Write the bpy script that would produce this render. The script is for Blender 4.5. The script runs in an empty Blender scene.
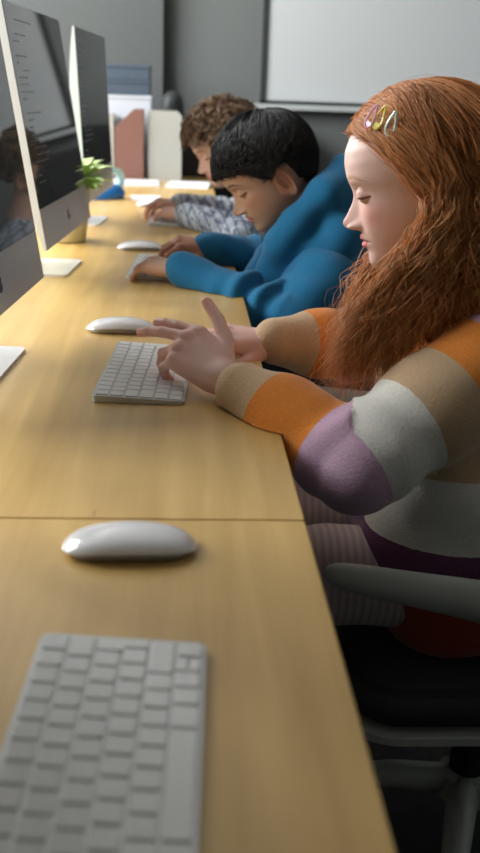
import bpy, bmesh, math, random
import numpy as np
from mathutils import Matrix, Vector, Euler

random.seed(7)
RNG = np.random.default_rng(11)
TZ = 0.74                     # height of the desk top above the floor
C = bpy.context.scene.collection
sc = bpy.context.scene
sc.view_settings.view_transform = 'Standard'
sc.view_settings.look = 'None'
sc.view_settings.gamma = 1
sc.view_settings.use_curve_mapping = False
sc.view_settings.exposure = 0.22
sc.cycles.use_denoising = True
PI = math.pi

# ------------------------------------------------------------------ materials
def mat(name, col=(.8, .8, .8), rough=.5, metal=0., spec=.5, coat=0., coat_r=.1, sheen=0., sss=0.,
        vcol=None, bump=None, var=None, alpha=None, trans=0.):
    m = bpy.data.materials.new(name); m.use_nodes = True
    nt = m.node_tree; b = nt.nodes['Principled BSDF']
    b.inputs['Base Color'].default_value = (*col, 1)
    b.inputs['Roughness'].default_value = rough
    b.inputs['Metallic'].default_value = metal
    b.inputs['Specular IOR Level'].default_value = spec
    b.inputs['Coat Weight'].default_value = coat
    b.inputs['Coat Roughness'].default_value = coat_r
    b.inputs['Sheen Weight'].default_value = sheen
    b.inputs['Sheen Roughness'].default_value = .5
    b.inputs['Transmission Weight'].default_value = trans
    if sss:
        b.inputs['Subsurface Weight'].default_value = sss
        b.inputs['Subsurface Radius'].default_value = (1, .35, .2)
        b.inputs['Subsurface Scale'].default_value = .006
    src = None
    if vcol:
        a = nt.nodes.new('ShaderNodeAttribute'); a.attribute_name = vcol; src = a.outputs['Color']
    if var:      # (scale, amount): soft natural variation of the colour itself
        tc = nt.nodes.new('ShaderNodeTexCoord'); n = nt.nodes.new('ShaderNodeTexNoise')
        n.inputs['Scale'].default_value = var[0]; n.inputs['Detail'].default_value = 4
        nt.links.new(tc.outputs['Object'], n.inputs['Vector'])
        mr = nt.nodes.new('ShaderNodeMapRange')
        mr.inputs['To Min'].default_value = 1 - var[1]; mr.inputs['To Max'].default_value = 1 + var[1]
        nt.links.new(n.outputs['Fac'], mr.inputs['Value'])
        mx = nt.nodes.new('ShaderNodeMix'); mx.data_type = 'RGBA'; mx.blend_type = 'MULTIPLY'
        mx.inputs['Factor'].default_value = 1
        if src: nt.links.new(src, mx.inputs['A'])
        else: mx.inputs['A'].default_value = (*col, 1)
        nt.links.new(mr.outputs['Result'], mx.inputs['B']); src = mx.outputs['Result']
    if src: nt.links.new(src, b.inputs['Base Color'])
    if bump:     # (scale, strength, distance)
        tc = nt.nodes.new('ShaderNodeTexCoord'); n = nt.nodes.new('ShaderNodeTexNoise')
        n.inputs['Scale'].default_value = bump[0]; n.inputs['Detail'].default_value = 6
        nt.links.new(tc.outputs['Object'], n.inputs['Vector'])
        bp = nt.nodes.new('ShaderNodeBump'); bp.inputs['Strength'].default_value = bump[1]
        bp.inputs['Distance'].default_value = bump[2]
        nt.links.new(n.outputs['Fac'], bp.inputs['Height']); nt.links.new(bp.outputs['Normal'], b.inputs['Normal'])
    return m

M = {}
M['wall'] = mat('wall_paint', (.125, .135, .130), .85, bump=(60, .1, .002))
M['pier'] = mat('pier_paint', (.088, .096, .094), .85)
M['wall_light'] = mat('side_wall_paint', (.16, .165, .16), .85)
M['ceiling'] = mat('ceiling_paint', (.36, .36, .355), .9)
M['floor'] = mat('dark_carpet', (.045, .048, .048), .95, var=(40, .3), bump=(300, .4, .003))
M['alu'] = mat('aluminium', (.62, .60, .58), .38, .85)
M['alu_light'] = mat('pale_aluminium', (.80, .80, .80), .35, .45)
M['edge'] = mat('bright_aluminium_edge', (.86, .90, .90), .45, .0)
M['logo'] = mat('logo_black', (.015, .015, .017), .25)
M['white'] = mat('glossy_white_plastic', (.80, .79, .79), .12, coat=.6, coat_r=.05)
M['mouse_base'] = mat('mouse_base', (.42, .42, .40), .35, .3)
M['key'] = mat('key_plastic', (.76, .76, .74), .5)
M['kbody'] = mat('keyboard_shell', (.56, .57, .56), .42, .5)
M['chair_white'] = mat('chair_white_plastic', (.52, .55, .50), .4)
M['seat_fabric'] = mat('dark_seat_fabric', (.045, .045, .05), .9, bump=(500, .4, .002))
M['black'] = mat('black_plastic', (.012, .012, .013), .5)
M['paper'] = mat('paper', (.80, .80, .83), .8)
M['file_brown'] = mat('brown_cardboard', (.18, .082, .06), .75)
M['file_white'] = mat('grey_white_cardboard', (.36, .36, .325), .7)
M['box_white'] = mat('white_box', (.50, .52, .56), .7)
M['box_navy'] = mat('slate_blue_box', (.045, .068, .098), .6)
M['dark'] = mat('dark_cabinet', (.02, .02, .018), .6)
M['canister'] = mat('charcoal_canister', (.05, .055, .055), .5)
M['pot'] = mat('cream_pot', (.66, .60, .36), .45)
M['soil'] = mat('soil', (.05, .035, .02), .95)
M['leaf'] = mat('leaf', (.35, .55, .13), .45, vcol='Col')
M['blue_plastic'] = mat('blue_plastic', (.015, .14, .42), .3)
M['tape'] = mat('clear_tape', (.55, .85, .92), .15, trans=.25)
M['board'] = mat('whiteboard_enamel', (.50, .52, .52), .35)
M['board_frame'] = mat('whiteboard_frame', (.02, .025, .025), .5)
M['tray'] = mat('tray_aluminium', (.42, .45, .44), .5)
M['frame_white'] = mat('window_frame_white', (.75, .75, .74), .5)
M['leg'] = mat('desk_leg_steel', (.08, .08, .08), .5, .6)

def wood():
    m = bpy.data.materials.new('birch_desk_top'); m.use_nodes = True
    nt = m.node_tree; b = nt.nodes['Principled BSDF']; L = nt.links.new
    tc = nt.nodes.new('ShaderNodeTexCoord')
    mp = nt.nodes.new('ShaderNodeMapping'); mp.inputs['Scale'].default_value = (26, 1.6, 4)
    L(tc.outputs['Object'], mp.inputs['Vector'])
    n = nt.nodes.new('ShaderNodeTexNoise'); n.inputs['Scale'].default_value = 1.6; n.inputs['Detail'].default_value = 5
    n.inputs['Distortion'].default_value = .4
    L(mp.outputs['Vector'], n.inputs['Vector'])
    n2 = nt.nodes.new('ShaderNodeTexNoise'); n2.inputs['Scale'].default_value = 5; n2.inputs['Detail'].default_value = 3
    L(tc.outputs['Object'], n2.inputs['Vector'])
    r = nt.nodes.new('ShaderNodeValToRGB')
    r.color_ramp.elements[0].position = .3; r.color_ramp.elements[0].color = (.50, .30, .080, 1)
    r.color_ramp.elements[1].position = .75; r.color_ramp.elements[1].color = (.66, .43, .14, 1)
    L(n.outputs['Fac'], r.inputs['Fac'])
    mr = nt.nodes.new('ShaderNodeMapRange'); mr.inputs['To Min'].default_value = .9; mr.inputs['To Max'].default_value = 1.1
    L(n2.outputs['Fac'], mr.inputs['Value'])
    mx = nt.nodes.new('ShaderNodeMix'); mx.data_type = 'RGBA'; mx.blend_type = 'MULTIPLY'; mx.inputs['Factor'].default_value = 1
    L(r.outputs['Color'], mx.inputs['A']); L(mr.outputs['Result'], mx.inputs['B'])
    # sparse short nicks along the grain
    mp2 = nt.nodes.new('ShaderNodeMapping'); mp2.inputs['Scale'].default_value = (60, 8, 1)
    L(tc.outputs['Object'], mp2.inputs['Vector'])
    v = nt.nodes.new('ShaderNodeTexVoronoi'); v.inputs['Scale'].default_value = .55; v.inputs['Randomness'].default_value = 1
    L(mp2.outputs['Vector'], v.inputs['Vector'])
    lt = nt.nodes.new('ShaderNodeMath'); lt.operation = 'LESS_THAN'; lt.inputs[1].default_value = .045
    L(v.outputs['Distance'], lt.inputs[0])
    ml = nt.nodes.new('ShaderNodeMath'); ml.operation = 'MULTIPLY'; ml.inputs[1].default_value = .45
    L(lt.outputs[0], ml.inputs[0])
    mx2 = nt.nodes.new('ShaderNodeMix'); mx2.data_type = 'RGBA'
    L(ml.outputs[0], mx2.inputs['Factor']); L(mx.outputs['Result'], mx2.inputs['A']); mx2.inputs['B'].default_value = (.2, .09, .02, 1)
    L(mx2.outputs['Result'], b.inputs['Base Color'])
    b.inputs['Roughness'].default_value = .42
    b.inputs['Coat Weight'].default_value = .6; b.inputs['Coat Roughness'].default_value = .32
    return m
M['wood'] = wood()

def screen_mat():
    m = mat('glossy_screen', (.014, .015, .015), .03, spec=.32)
    b = m.node_tree.nodes['Principled BSDF']
    b.inputs['Emission Color'].default_value = (.9, 1, .95, 1); b.inputs['Emission Strength'].default_value = .008
    return m
M['screen'] = screen_mat()
mm = mat('code_text', (.035, .035, .035), .3); bb = mm.node_tree.nodes['Principled BSDF']
bb.inputs['Emission Color'].default_value = (.6, .75, .75, 1); bb.inputs['Emission Strength'].default_value = .02
M['code'] = mm

def skin(name, rough=.5):
    return mat(name, (.7, .5, .4), rough, spec=.35, sss=.25, vcol='Col')
M['skin'] = skin('skin')
M['hair'] = mat('hair_strands', (.3, .1, .03), .42, spec=.55, vcol='Col')

def hair_tl(m):
    nt = m.node_tree; b = nt.nodes['Principled BSDF']; out = nt.nodes['Material Output']
    a = nt.nodes.new('ShaderNodeAttribute'); a.attribute_name = 'Col'
    tl = nt.nodes.new('ShaderNodeBsdfTranslucent'); nt.links.new(a.outputs['Color'], tl.inputs['Color'])
    mx = nt.nodes.new('ShaderNodeMixShader'); mx.inputs[0].default_value = .32
    nt.links.new(b.outputs[0], mx.inputs[1]); nt.links.new(tl.outputs[0], mx.inputs[2]); nt.links.new(mx.outputs[0], out.inputs['Surface'])
hair_tl(M['hair'])
def knit():
    m = bpy.data.materials.new('striped_fluffy_knit'); m.use_nodes = True
    nt = m.node_tree; b = nt.nodes['Principled BSDF']; L = nt.links.new
    def ramp(stops):
        r = nt.nodes.new('ShaderNodeValToRGB'); r.color_ramp.interpolation = 'CONSTANT'
        e = r.color_ramp.elements
        for i, (p, c) in enumerate(stops):
            if i < 2: e[i].position = p
            el = e[i] if i < 2 else e.new(p)
            el.color = (*c, 1)
        return r
    LIL = (.70, .46, .61); ORA = (.86, .29, .055); BEI = (.66, .46, .28); WHI = (.84, .82, .75); PUR = (.20, .075, .16)
    PNK = (.52, .42, .42); RUS = (.42, .07, .02)
    a1 = nt.nodes.new('ShaderNodeAttribute'); a1.attribute_name = 'arm'
    a2 = nt.nodes.new('ShaderNodeAttribute'); a2.attribute_name = 'tor'
    a3 = nt.nodes.new('ShaderNodeAttribute'); a3.attribute_name = 'msk'
    # a little wobble of the stripe boundaries, as in brushed wool
    tc = nt.nodes.new('ShaderNodeTexCoord'); n = nt.nodes.new('ShaderNodeTexNoise'); n.inputs['Scale'].default_value = 70
    L(tc.outputs['Object'], n.inputs['Vector'])
    def wob(src, amt):
        q = nt.nodes.new('ShaderNodeMath'); q.operation = 'MULTIPLY_ADD'; q.inputs[1].default_value = amt
        L(n.outputs['Fac'], q.inputs[0]); L(src, q.inputs[2]); return q.outputs[0]
    r1 = ramp([(0, LIL), (.22, ORA), (.33, BEI), (.45, WHI), (.60, LIL), (.685, ORA), (.855, BEI)])
    r2 = ramp([(0, BEI), (.12, RUS), (.32, PUR), (.445, WHI), (.62, BEI), (.8, ORA), (.93, LIL)])
    L(wob(a1.outputs['Fac'], .005), r1.inputs['Fac']); L(wob(a2.outputs['Fac'], .006), r2.inputs['Fac'])
    mx = nt.nodes.new('ShaderNodeMix'); mx.data_type = 'RGBA'
    st = nt.nodes.new('ShaderNodeMath'); st.operation = 'GREATER_THAN'; st.inputs[1].default_value = .5
    L(a3.outputs['Fac'], st.inputs[0]); L(st.outputs[0], mx.inputs['Factor'])
    L(r2.outputs['Color'], mx.inputs['A']); L(r1.outputs['Color'], mx.inputs['B'])
    n2 = nt.nodes.new('ShaderNodeTexNoise'); n2.inputs['Scale'].default_value = 360; n2.inputs['Detail'].default_value = 4
    L(tc.outputs['Object'], n2.inputs['Vector'])
    mr = nt.nodes.new('ShaderNodeMapRange'); mr.inputs['To Min'].default_value = .8; mr.inputs['To Max'].default_value = 1.18
    L(n2.outputs['Fac'], mr.inputs['Value'])
    mu = nt.nodes.new('ShaderNodeMix'); mu.data_type = 'RGBA'; mu.blend_type = 'MULTIPLY'; mu.inputs['Factor'].default_value = 1
    L(mx.outputs['Result'], mu.inputs['A']); L(mr.outputs['Result'], mu.inputs['B'])
    L(mu.outputs['Result'], b.inputs['Base Color'])
    b.inputs['Roughness'].default_value = .95; b.inputs['Specular IOR Level'].default_value = .1
    b.inputs['Sheen Weight'].default_value = .35; b.inputs['Sheen Roughness'].default_value = .4
    bp = nt.nodes.new('ShaderNodeBump'); bp.inputs['Strength'].default_value = .5; bp.inputs['Distance'].default_value = .0025
    L(n2.outputs['Fac'], bp.inputs['Height']); L(bp.outputs['Normal'], b.inputs['Normal'])
    return m
M['knit'] = knit()
M['hoodie'] = mat('blue_cotton_fleece', (.012, .135, .27), .85, spec=.2, sheen=.15, var=(30, .08), bump=(900, .25, .001))
M['hood_rib'] = mat('blue_ribbed_cuff', (.014, .15, .30), .85, spec=.2, sheen=.15, bump=(700, .4, .001))
def plaid():
    m = bpy.data.materials.new('grey_blue_plaid'); m.use_nodes = True
    nt = m.node_tree; b = nt.nodes['Principled BSDF']; L = nt.links.new
    tc = nt.nodes.new('ShaderNodeTexCoord')
    src = (.42, .47, .54, 1); prev = None
    for rot, sca, col, w in (((0, 0, .3), 8, (.13, .16, .22), .92), ((.1, 1.2, .2), 9, (.17, .20, .28), .92),
                             ((.3, .2, 1.5), 17, (.60, .64, .70), .9), ((1.2, .2, .4), 14, (.12, .15, .22), .93)):
        mp = nt.nodes.new('ShaderNodeMapping'); mp.inputs['Rotation'].default_value = rot
        L(tc.outputs['Object'], mp.inputs['Vector'])
        wv = nt.nodes.new('ShaderNodeTexWave'); wv.inputs['Scale'].default_value = sca; wv.inputs['Distortion'].default_value = 1.2
        wv.inputs['Detail Scale'].default_value = 1.5
        L(mp.outputs['Vector'], wv.inputs['Vector'])
        g = nt.nodes.new('ShaderNodeMath'); g.operation = 'GREATER_THAN'; g.inputs[1].default_value = w
        L(wv.outputs['Fac'], g.inputs[0])
        mx = nt.nodes.new('ShaderNodeMix'); mx.data_type = 'RGBA'; L(g.outputs[0], mx.inputs['Factor'])
        if prev: L(prev, mx.inputs['A'])
        else: mx.inputs['A'].default_value = src
        mx.inputs['B'].default_value = (*col, 1); prev = mx.outputs['Result']
    L(prev, b.inputs['Base Color']); b.inputs['Roughness'].default_value = .85
    return m
M['plaid'] = plaid()
def striped():
    m = mat('pale_striped_cotton', (.5, .42, .42), .85); nt = m.node_tree; b = nt.nodes['Principled BSDF']
    tc = nt.nodes.new('ShaderNodeTexCoord'); wv = nt.nodes.new('ShaderNodeTexWave'); wv.inputs['Scale'].default_value = 30
    nt.links.new(tc.outputs['Object'], wv.inputs['Vector'])
    r = nt.nodes.new('ShaderNodeValToRGB'); r.color_ramp.elements[0].color = (.46, .37, .37, 1); r.color_ramp.elements[1].color = (.62, .53, .53, 1)
    nt.links.new(wv.outputs['Fac'], r.inputs['Fac']); nt.links.new(r.outputs['Color'], b.inputs['Base Color'])
    return m
M['pants_pink'] = striped()
M['denim'] = mat('dark_denim', (.03, .04, .07), .85)
M['shoe'] = mat('shoe_canvas', (.5, .5, .5), .8)
M['clip_pink'] = mat('pink_clip', (.72, .33, .45), .3, coat=.5)
M['clip_yellow'] = mat('yellow_clip', (.80, .68, .12), .3, coat=.5)
M['clip_mint'] = mat('mint_clip', (.62, .80, .66), .3, coat=.5)

# ------------------------------------------------------------------ object helpers
def link(name, me, m=None, parent=None):
    o = bpy.data.objects.new(name, me); C.objects.link(o)
    if m is not None: me.materials.append(m)
    if parent is not None: o.parent = parent
    return o
def from_arrays(name, V, F, m, parent=None, base=(0, 0, 0), smooth=True, attrs=None, cols=None):
    me = bpy.data.meshes.new(name)
    V = np.asarray(V, dtype=np.float64) - np.asarray(base)
    if isinstance(F, np.ndarray):
        nf, k = F.shape
        me.vertices.add(len(V)); me.vertices.foreach_set('co', V.astype(np.float32).ravel())
        me.loops.add(nf * k); me.loops.foreach_set('vertex_index', F.astype(np.int32).ravel())
        me.polygons.add(nf)
        me.polygons.foreach_set('loop_start', np.arange(0, nf * k, k, dtype=np.int32))
        me.polygons.foreach_set('loop_total', np.full(nf, k, dtype=np.int32))
        me.update(calc_edges=True); me.validate()
    else:
        me.from_pydata([tuple(v) for v in V], [], F)
    if smooth: me.polygons.foreach_set('use_smooth', np.ones(len(me.polygons), dtype=bool))
    for k, a in (attrs or {}).items():
        at = me.attributes.new(k, 'FLOAT', 'POINT'); at.data.foreach_set('value', np.asarray(a, dtype=np.float32))
    if cols is not None:
        c4 = np.ones((len(V), 4), dtype=np.float32); c4[:, :3] = cols
        at = me.attributes.new('Col', 'FLOAT_COLOR', 'POINT'); at.data.foreach_set('color', c4.ravel())
    return link(name, me, m, parent)
def empty(name, loc, rz=0):
    o = bpy.data.objects.new(name, None); C.objects.link(o); o.location = loc; o.rotation_euler = (0, 0, rz)
    o.empty_display_size = .05
    return o
def tag(o, label, cat, group=None, kind=None):
    o['label'] = label; o['category'] = cat
    if group: o['group'] = group
    if kind: o['kind'] = kind
    return o
def copy_tree(o, parent=None):
    c = o.copy(); C.objects.link(c); c.parent = parent
    for ch in list(o.children): copy_tree(ch, c)
    return c
def box_bm(bm, x0, x1, y0, y1, z0, z1, bev=0, seg=2):
    r = bmesh.ops.create_cube(bm, size=1)
    for v in r['verts']:
        v.co = Vector(((v.co.x + .5) * (x1 - x0) + x0, (v.co.y + .5) * (y1 - y0) + y0, (v.co.z + .5) * (z1 - z0) + z0))
    if bev:
        es = set(e for v in r['verts'] for e in v.link_edges)
        bmesh.ops.bevel(bm, geom=list(es), offset=bev, segments=seg, profile=.6, affect='EDGES')
def bm_obj(name, bm, m, parent=None, smooth=False):
    me = bpy.data.meshes.new(name); bm.to_mesh(me); bm.free()
    if smooth: me.polygons.foreach_set('use_smooth', np.ones(len(me.polygons), dtype=bool))
    return link(name, me, m, parent)
def box(name, x0, x1, y0, y1, z0, z1, m, parent=None, bev=0, seg=2):
    bm = bmesh.new(); box_bm(bm, x0, x1, y0, y1, z0, z1, bev, seg); return bm_obj(name, bm, m, parent, bev > 0 and seg > 3)
def prism(bm, pts, z0, z1, axis='z', bev=0):
    """extrude polygon pts (2-D) between z0 and z1 along axis"""
    def P(p, z):
        if axis == 'z': return Vector((p[0], p[1], z))
        if axis == 'y': return Vector((p[0], z, p[1]))
        return Vector((z, p[0], p[1]))
    a = [bm.verts.new(P(p, z0)) for p in pts]; b = [bm.verts.new(P(p, z1)) for p in pts]
    n = len(pts); fs = [bm.faces.new(a), bm.faces.new(b[::-1])]
    for i in range(n): fs.append(bm.faces.new((a[(i + 1) % n], a[i], b[i], b[(i + 1) % n])))
    bmesh.ops.recalc_face_normals(bm, faces=fs)
    if bev: bmesh.ops.bevel(bm, geom=[e for f in fs[:2] for e in f.edges], offset=bev, segments=3, affect='EDGES')
def rrect(x0, x1, y0, y1, r, n=6):
    pts = []
    for cx, cy, a0 in ((x1 - r, y1 - r, 0), (x0 + r, y1 - r, 90), (x0 + r, y0 + r, 180), (x1 - r, y0 + r, 270)):
        for i in range(n + 1):
            a = math.radians(a0 + 90 * i / n); pts.append((cx + r * math.cos(a), cy + r * math.sin(a)))
    return pts
def tube(bm, path, r, n=8, flat=None):
    """tube of radius r (number or list) along path; flat=(vector, factor) stretches it along a direction"""
    path = [Vector(p) for p in path]; rings = []
    for i, p in enumerate(path):
        t = (path[min(i + 1, len(path) - 1)] - path[max(i - 1, 0)]).normalized()
        up = Vector((0, 0, 1)) if abs(t.z) < .9 else Vector((1, 0, 0))
        a = t.cross(up).normalized(); b = t.cross(a).normalized()
        rr = r[i] if isinstance(r, (list, tuple)) else r
        ring = []
        for k in range(n):
            an = 2 * PI * k / n; off = (a * math.cos(an) + b * math.sin(an)) * rr
            if flat: off = off + Vector(flat[0]) * off.dot(Vector(flat[0])) * (flat[1] - 1)
            ring.append(bm.verts.new(p + off))
        rings.append(ring)
    for i in range(len(rings) - 1):
        for k in range(n):
            bm.faces.new((rings[i][k], rings[i][(k + 1) % n], rings[i + 1][(k + 1) % n], rings[i + 1][k]))
    bm.faces.new(rings[0][::-1]); bm.faces.new(rings[-1])
def lathe(bm, prof, cx, cy, n=32):
    rings = [[bm.verts.new((cx + r * math.cos(2 * PI * k / n), cy + r * math.sin(2 * PI * k / n), z)) for k in range(n)] for r, z in prof]
    for i in range(len(rings) - 1):
        for k in range(n):
            bm.faces.new((rings[i][k], rings[i][(k + 1) % n], rings[i + 1][(k + 1) % n], rings[i + 1][k]))
    bm.faces.new(rings[0][::-1]); bm.faces.new(rings[-1])

# ------------------------------------------------------------------ implicit surfaces
def surfnet(F, org, h):
    ins = F < 0
    nx, ny, nz = F.shape
    c = [(i, j, k) for i in (0, 1) for j in (0, 1) for k in (0, 1)]
    sl = lambda i, j, k, A: A[i:nx - 1 + i, j:ny - 1 + j, k:nz - 1 + k]
    cnt = sum(sl(*q, ins).astype(np.int8) for q in c)
    act = (cnt > 0) & (cnt < 8)
    idx = np.full(act.shape, -1, dtype=np.int64); I, J, K = np.nonzero(act); idx[I, J, K] = np.arange(len(I))
    acc = np.zeros((len(I), 3)); num = np.zeros(len(I))
    for a in c:
        for b in c:
            d = [b[t] - a[t] for t in range(3)]
            if sum(d) == 1 and min(d) == 0:
                fa = F[I + a[0], J + a[1], K + a[2]]; fb = F[I + b[0], J + b[1], K + b[2]]
                s = (fa < 0) != (fb < 0); t = np.where(s, fa / np.where(s, fa - fb, 1), 0)
                p = np.array(a)[None, :] + t[:, None] * np.array(d)[None, :]
                acc += np.where(s[:, None], p, 0); num += s
    V = (acc / num[:, None] + np.stack([I, J, K], 1)) * h + np.asarray(org)
    faces = []
    for ax in range(3):
        u, w = [(1, 2), (2, 0), (0, 1)][ax]
        A = ins.take(range(0, F.shape[ax] - 1), axis=ax); B = ins.take(range(1, F.shape[ax]), axis=ax)
        ch = A != B
        P = list(np.nonzero(ch))
        ok = (P[u] > 0) & (P[w] > 0) & (P[u] < F.shape[u] - 1) & (P[w] < F.shape[w] - 1)
        P = [q[ok] for q in P]; pos = A[tuple(P)]
        def g(du, dw):
            Q = [q.copy() for q in P]; Q[u] -= du; Q[w] -= dw; return idx[tuple(Q)]
        q = np.stack([g(0, 0), g(1, 0), g(1, 1), g(0, 1)], 1)
        q[~pos] = q[~pos][:, ::-1]; faces.append(q)
    return V, np.concatenate(faces)
def smin(a, b, k):
    h = np.clip(.5 + .5 * (b - a) / k, 0, 1); return b + (a - b) * h - k * h * (1 - h)
def capsd(P, a, b, ra, rb):
    a = np.asarray(a, dtype=np.float32); b = np.asarray(b, dtype=np.float32); ab = b - a
    t = np.clip(((P - a) @ ab) / max(float(ab @ ab), 1e-9), 0, 1)
    return np.linalg.norm(P - a - t[:, None] * ab, axis=1) - (ra + (rb - ra) * t)
def elld(P, c, r, R=None):
    q = P - np.asarray(c, dtype=np.float32)
    if R is not None: q = q @ np.asarray(R, dtype=np.float32)      # columns of R are the axes
    r = np.asarray(r, dtype=np.float32); k = np.linalg.norm(q / r, axis=1)
    return (k - 1) * np.minimum(r.min() * 1.0, 1e9) * (1 + (k < .2) * 0)
def implicit(f, lo, hi, h):
    """mesh of f(P)<0 in the box lo..hi, grid step h; evaluated finely only near the surface"""
    lo = np.array(lo, dtype=np.float32); hi = np.array(hi, dtype=np.float32)
    n = np.ceil((hi - lo) / h).astype(int) + 1
    st = 4; nc = (n + st - 1) // st + 1
    ax = [lo[i] + np.arange(nc[i]) * h * st for i in range(3)]
    G = np.stack(np.meshgrid(*ax, indexing='ij'), -1).reshape(-1, 3).astype(np.float32)
    Fc = f(G).reshape(nc)
    n = (nc - 1) * st + 1
    F = np.repeat(np.repeat(np.repeat(Fc, st, 0), st, 1), st, 2)[:n[0], :n[1], :n[2]].astype(np.float32)
    near = np.abs(Fc) < h * st * 2.6
    I, J, K = np.nonzero(near); d = np.arange(st) - st // 2
    O = np.stack(np.meshgrid(d, d, d, indexing='ij'), -1).reshape(-1, 3)
    idx = (np.stack([I, J, K], 1) * st)[:, None, :] + O[None]
    idx = idx.reshape(-1, 3); ok = np.all((idx >= 0) & (idx < n), axis=1); idx = idx[ok]
    # nearest-block shift so that the coarse value stored around each block matches its centre
    F = np.repeat(np.repeat(np.repeat(Fc, st, 0), st, 1), st, 2)[st // 2:, st // 2:, st // 2:][:n[0], :n[1], :n[2]].astype(np.float32)
    for s in range(0, len(idx), 1500000):
        q = idx[s:s + 1500000]; F[q[:, 0], q[:, 1], q[:, 2]] = f((lo + q * h).astype(np.float32))
    return surfnet(F, lo, h)
def wob(P, seed, n=7, f0=20, f1=70, stretch=(1, 1, 1)):
    r = np.random.default_rng(seed); s = np.zeros(len(P), dtype=np.float32)
    for i in range(n):
        k = r.normal(size=3); k /= np.linalg.norm(k); k = k * np.array(stretch) * r.uniform(f0, f1)
        s += np.sin(P @ k.astype(np.float32) + r.uniform(0, 6.28) + 1.3 * np.sin(P @ (k[[2, 0, 1]] * .6).astype(np.float32)))
    return s / math.sqrt(n)

def basis(F, U):
    F = np.array(F, dtype=float); F /= np.linalg.norm(F); U = np.array(U, dtype=float)
    U = U - F * (U @ F); U /= np.linalg.norm(U); return F, U, np.cross(F, U)     # forward, up, right

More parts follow.
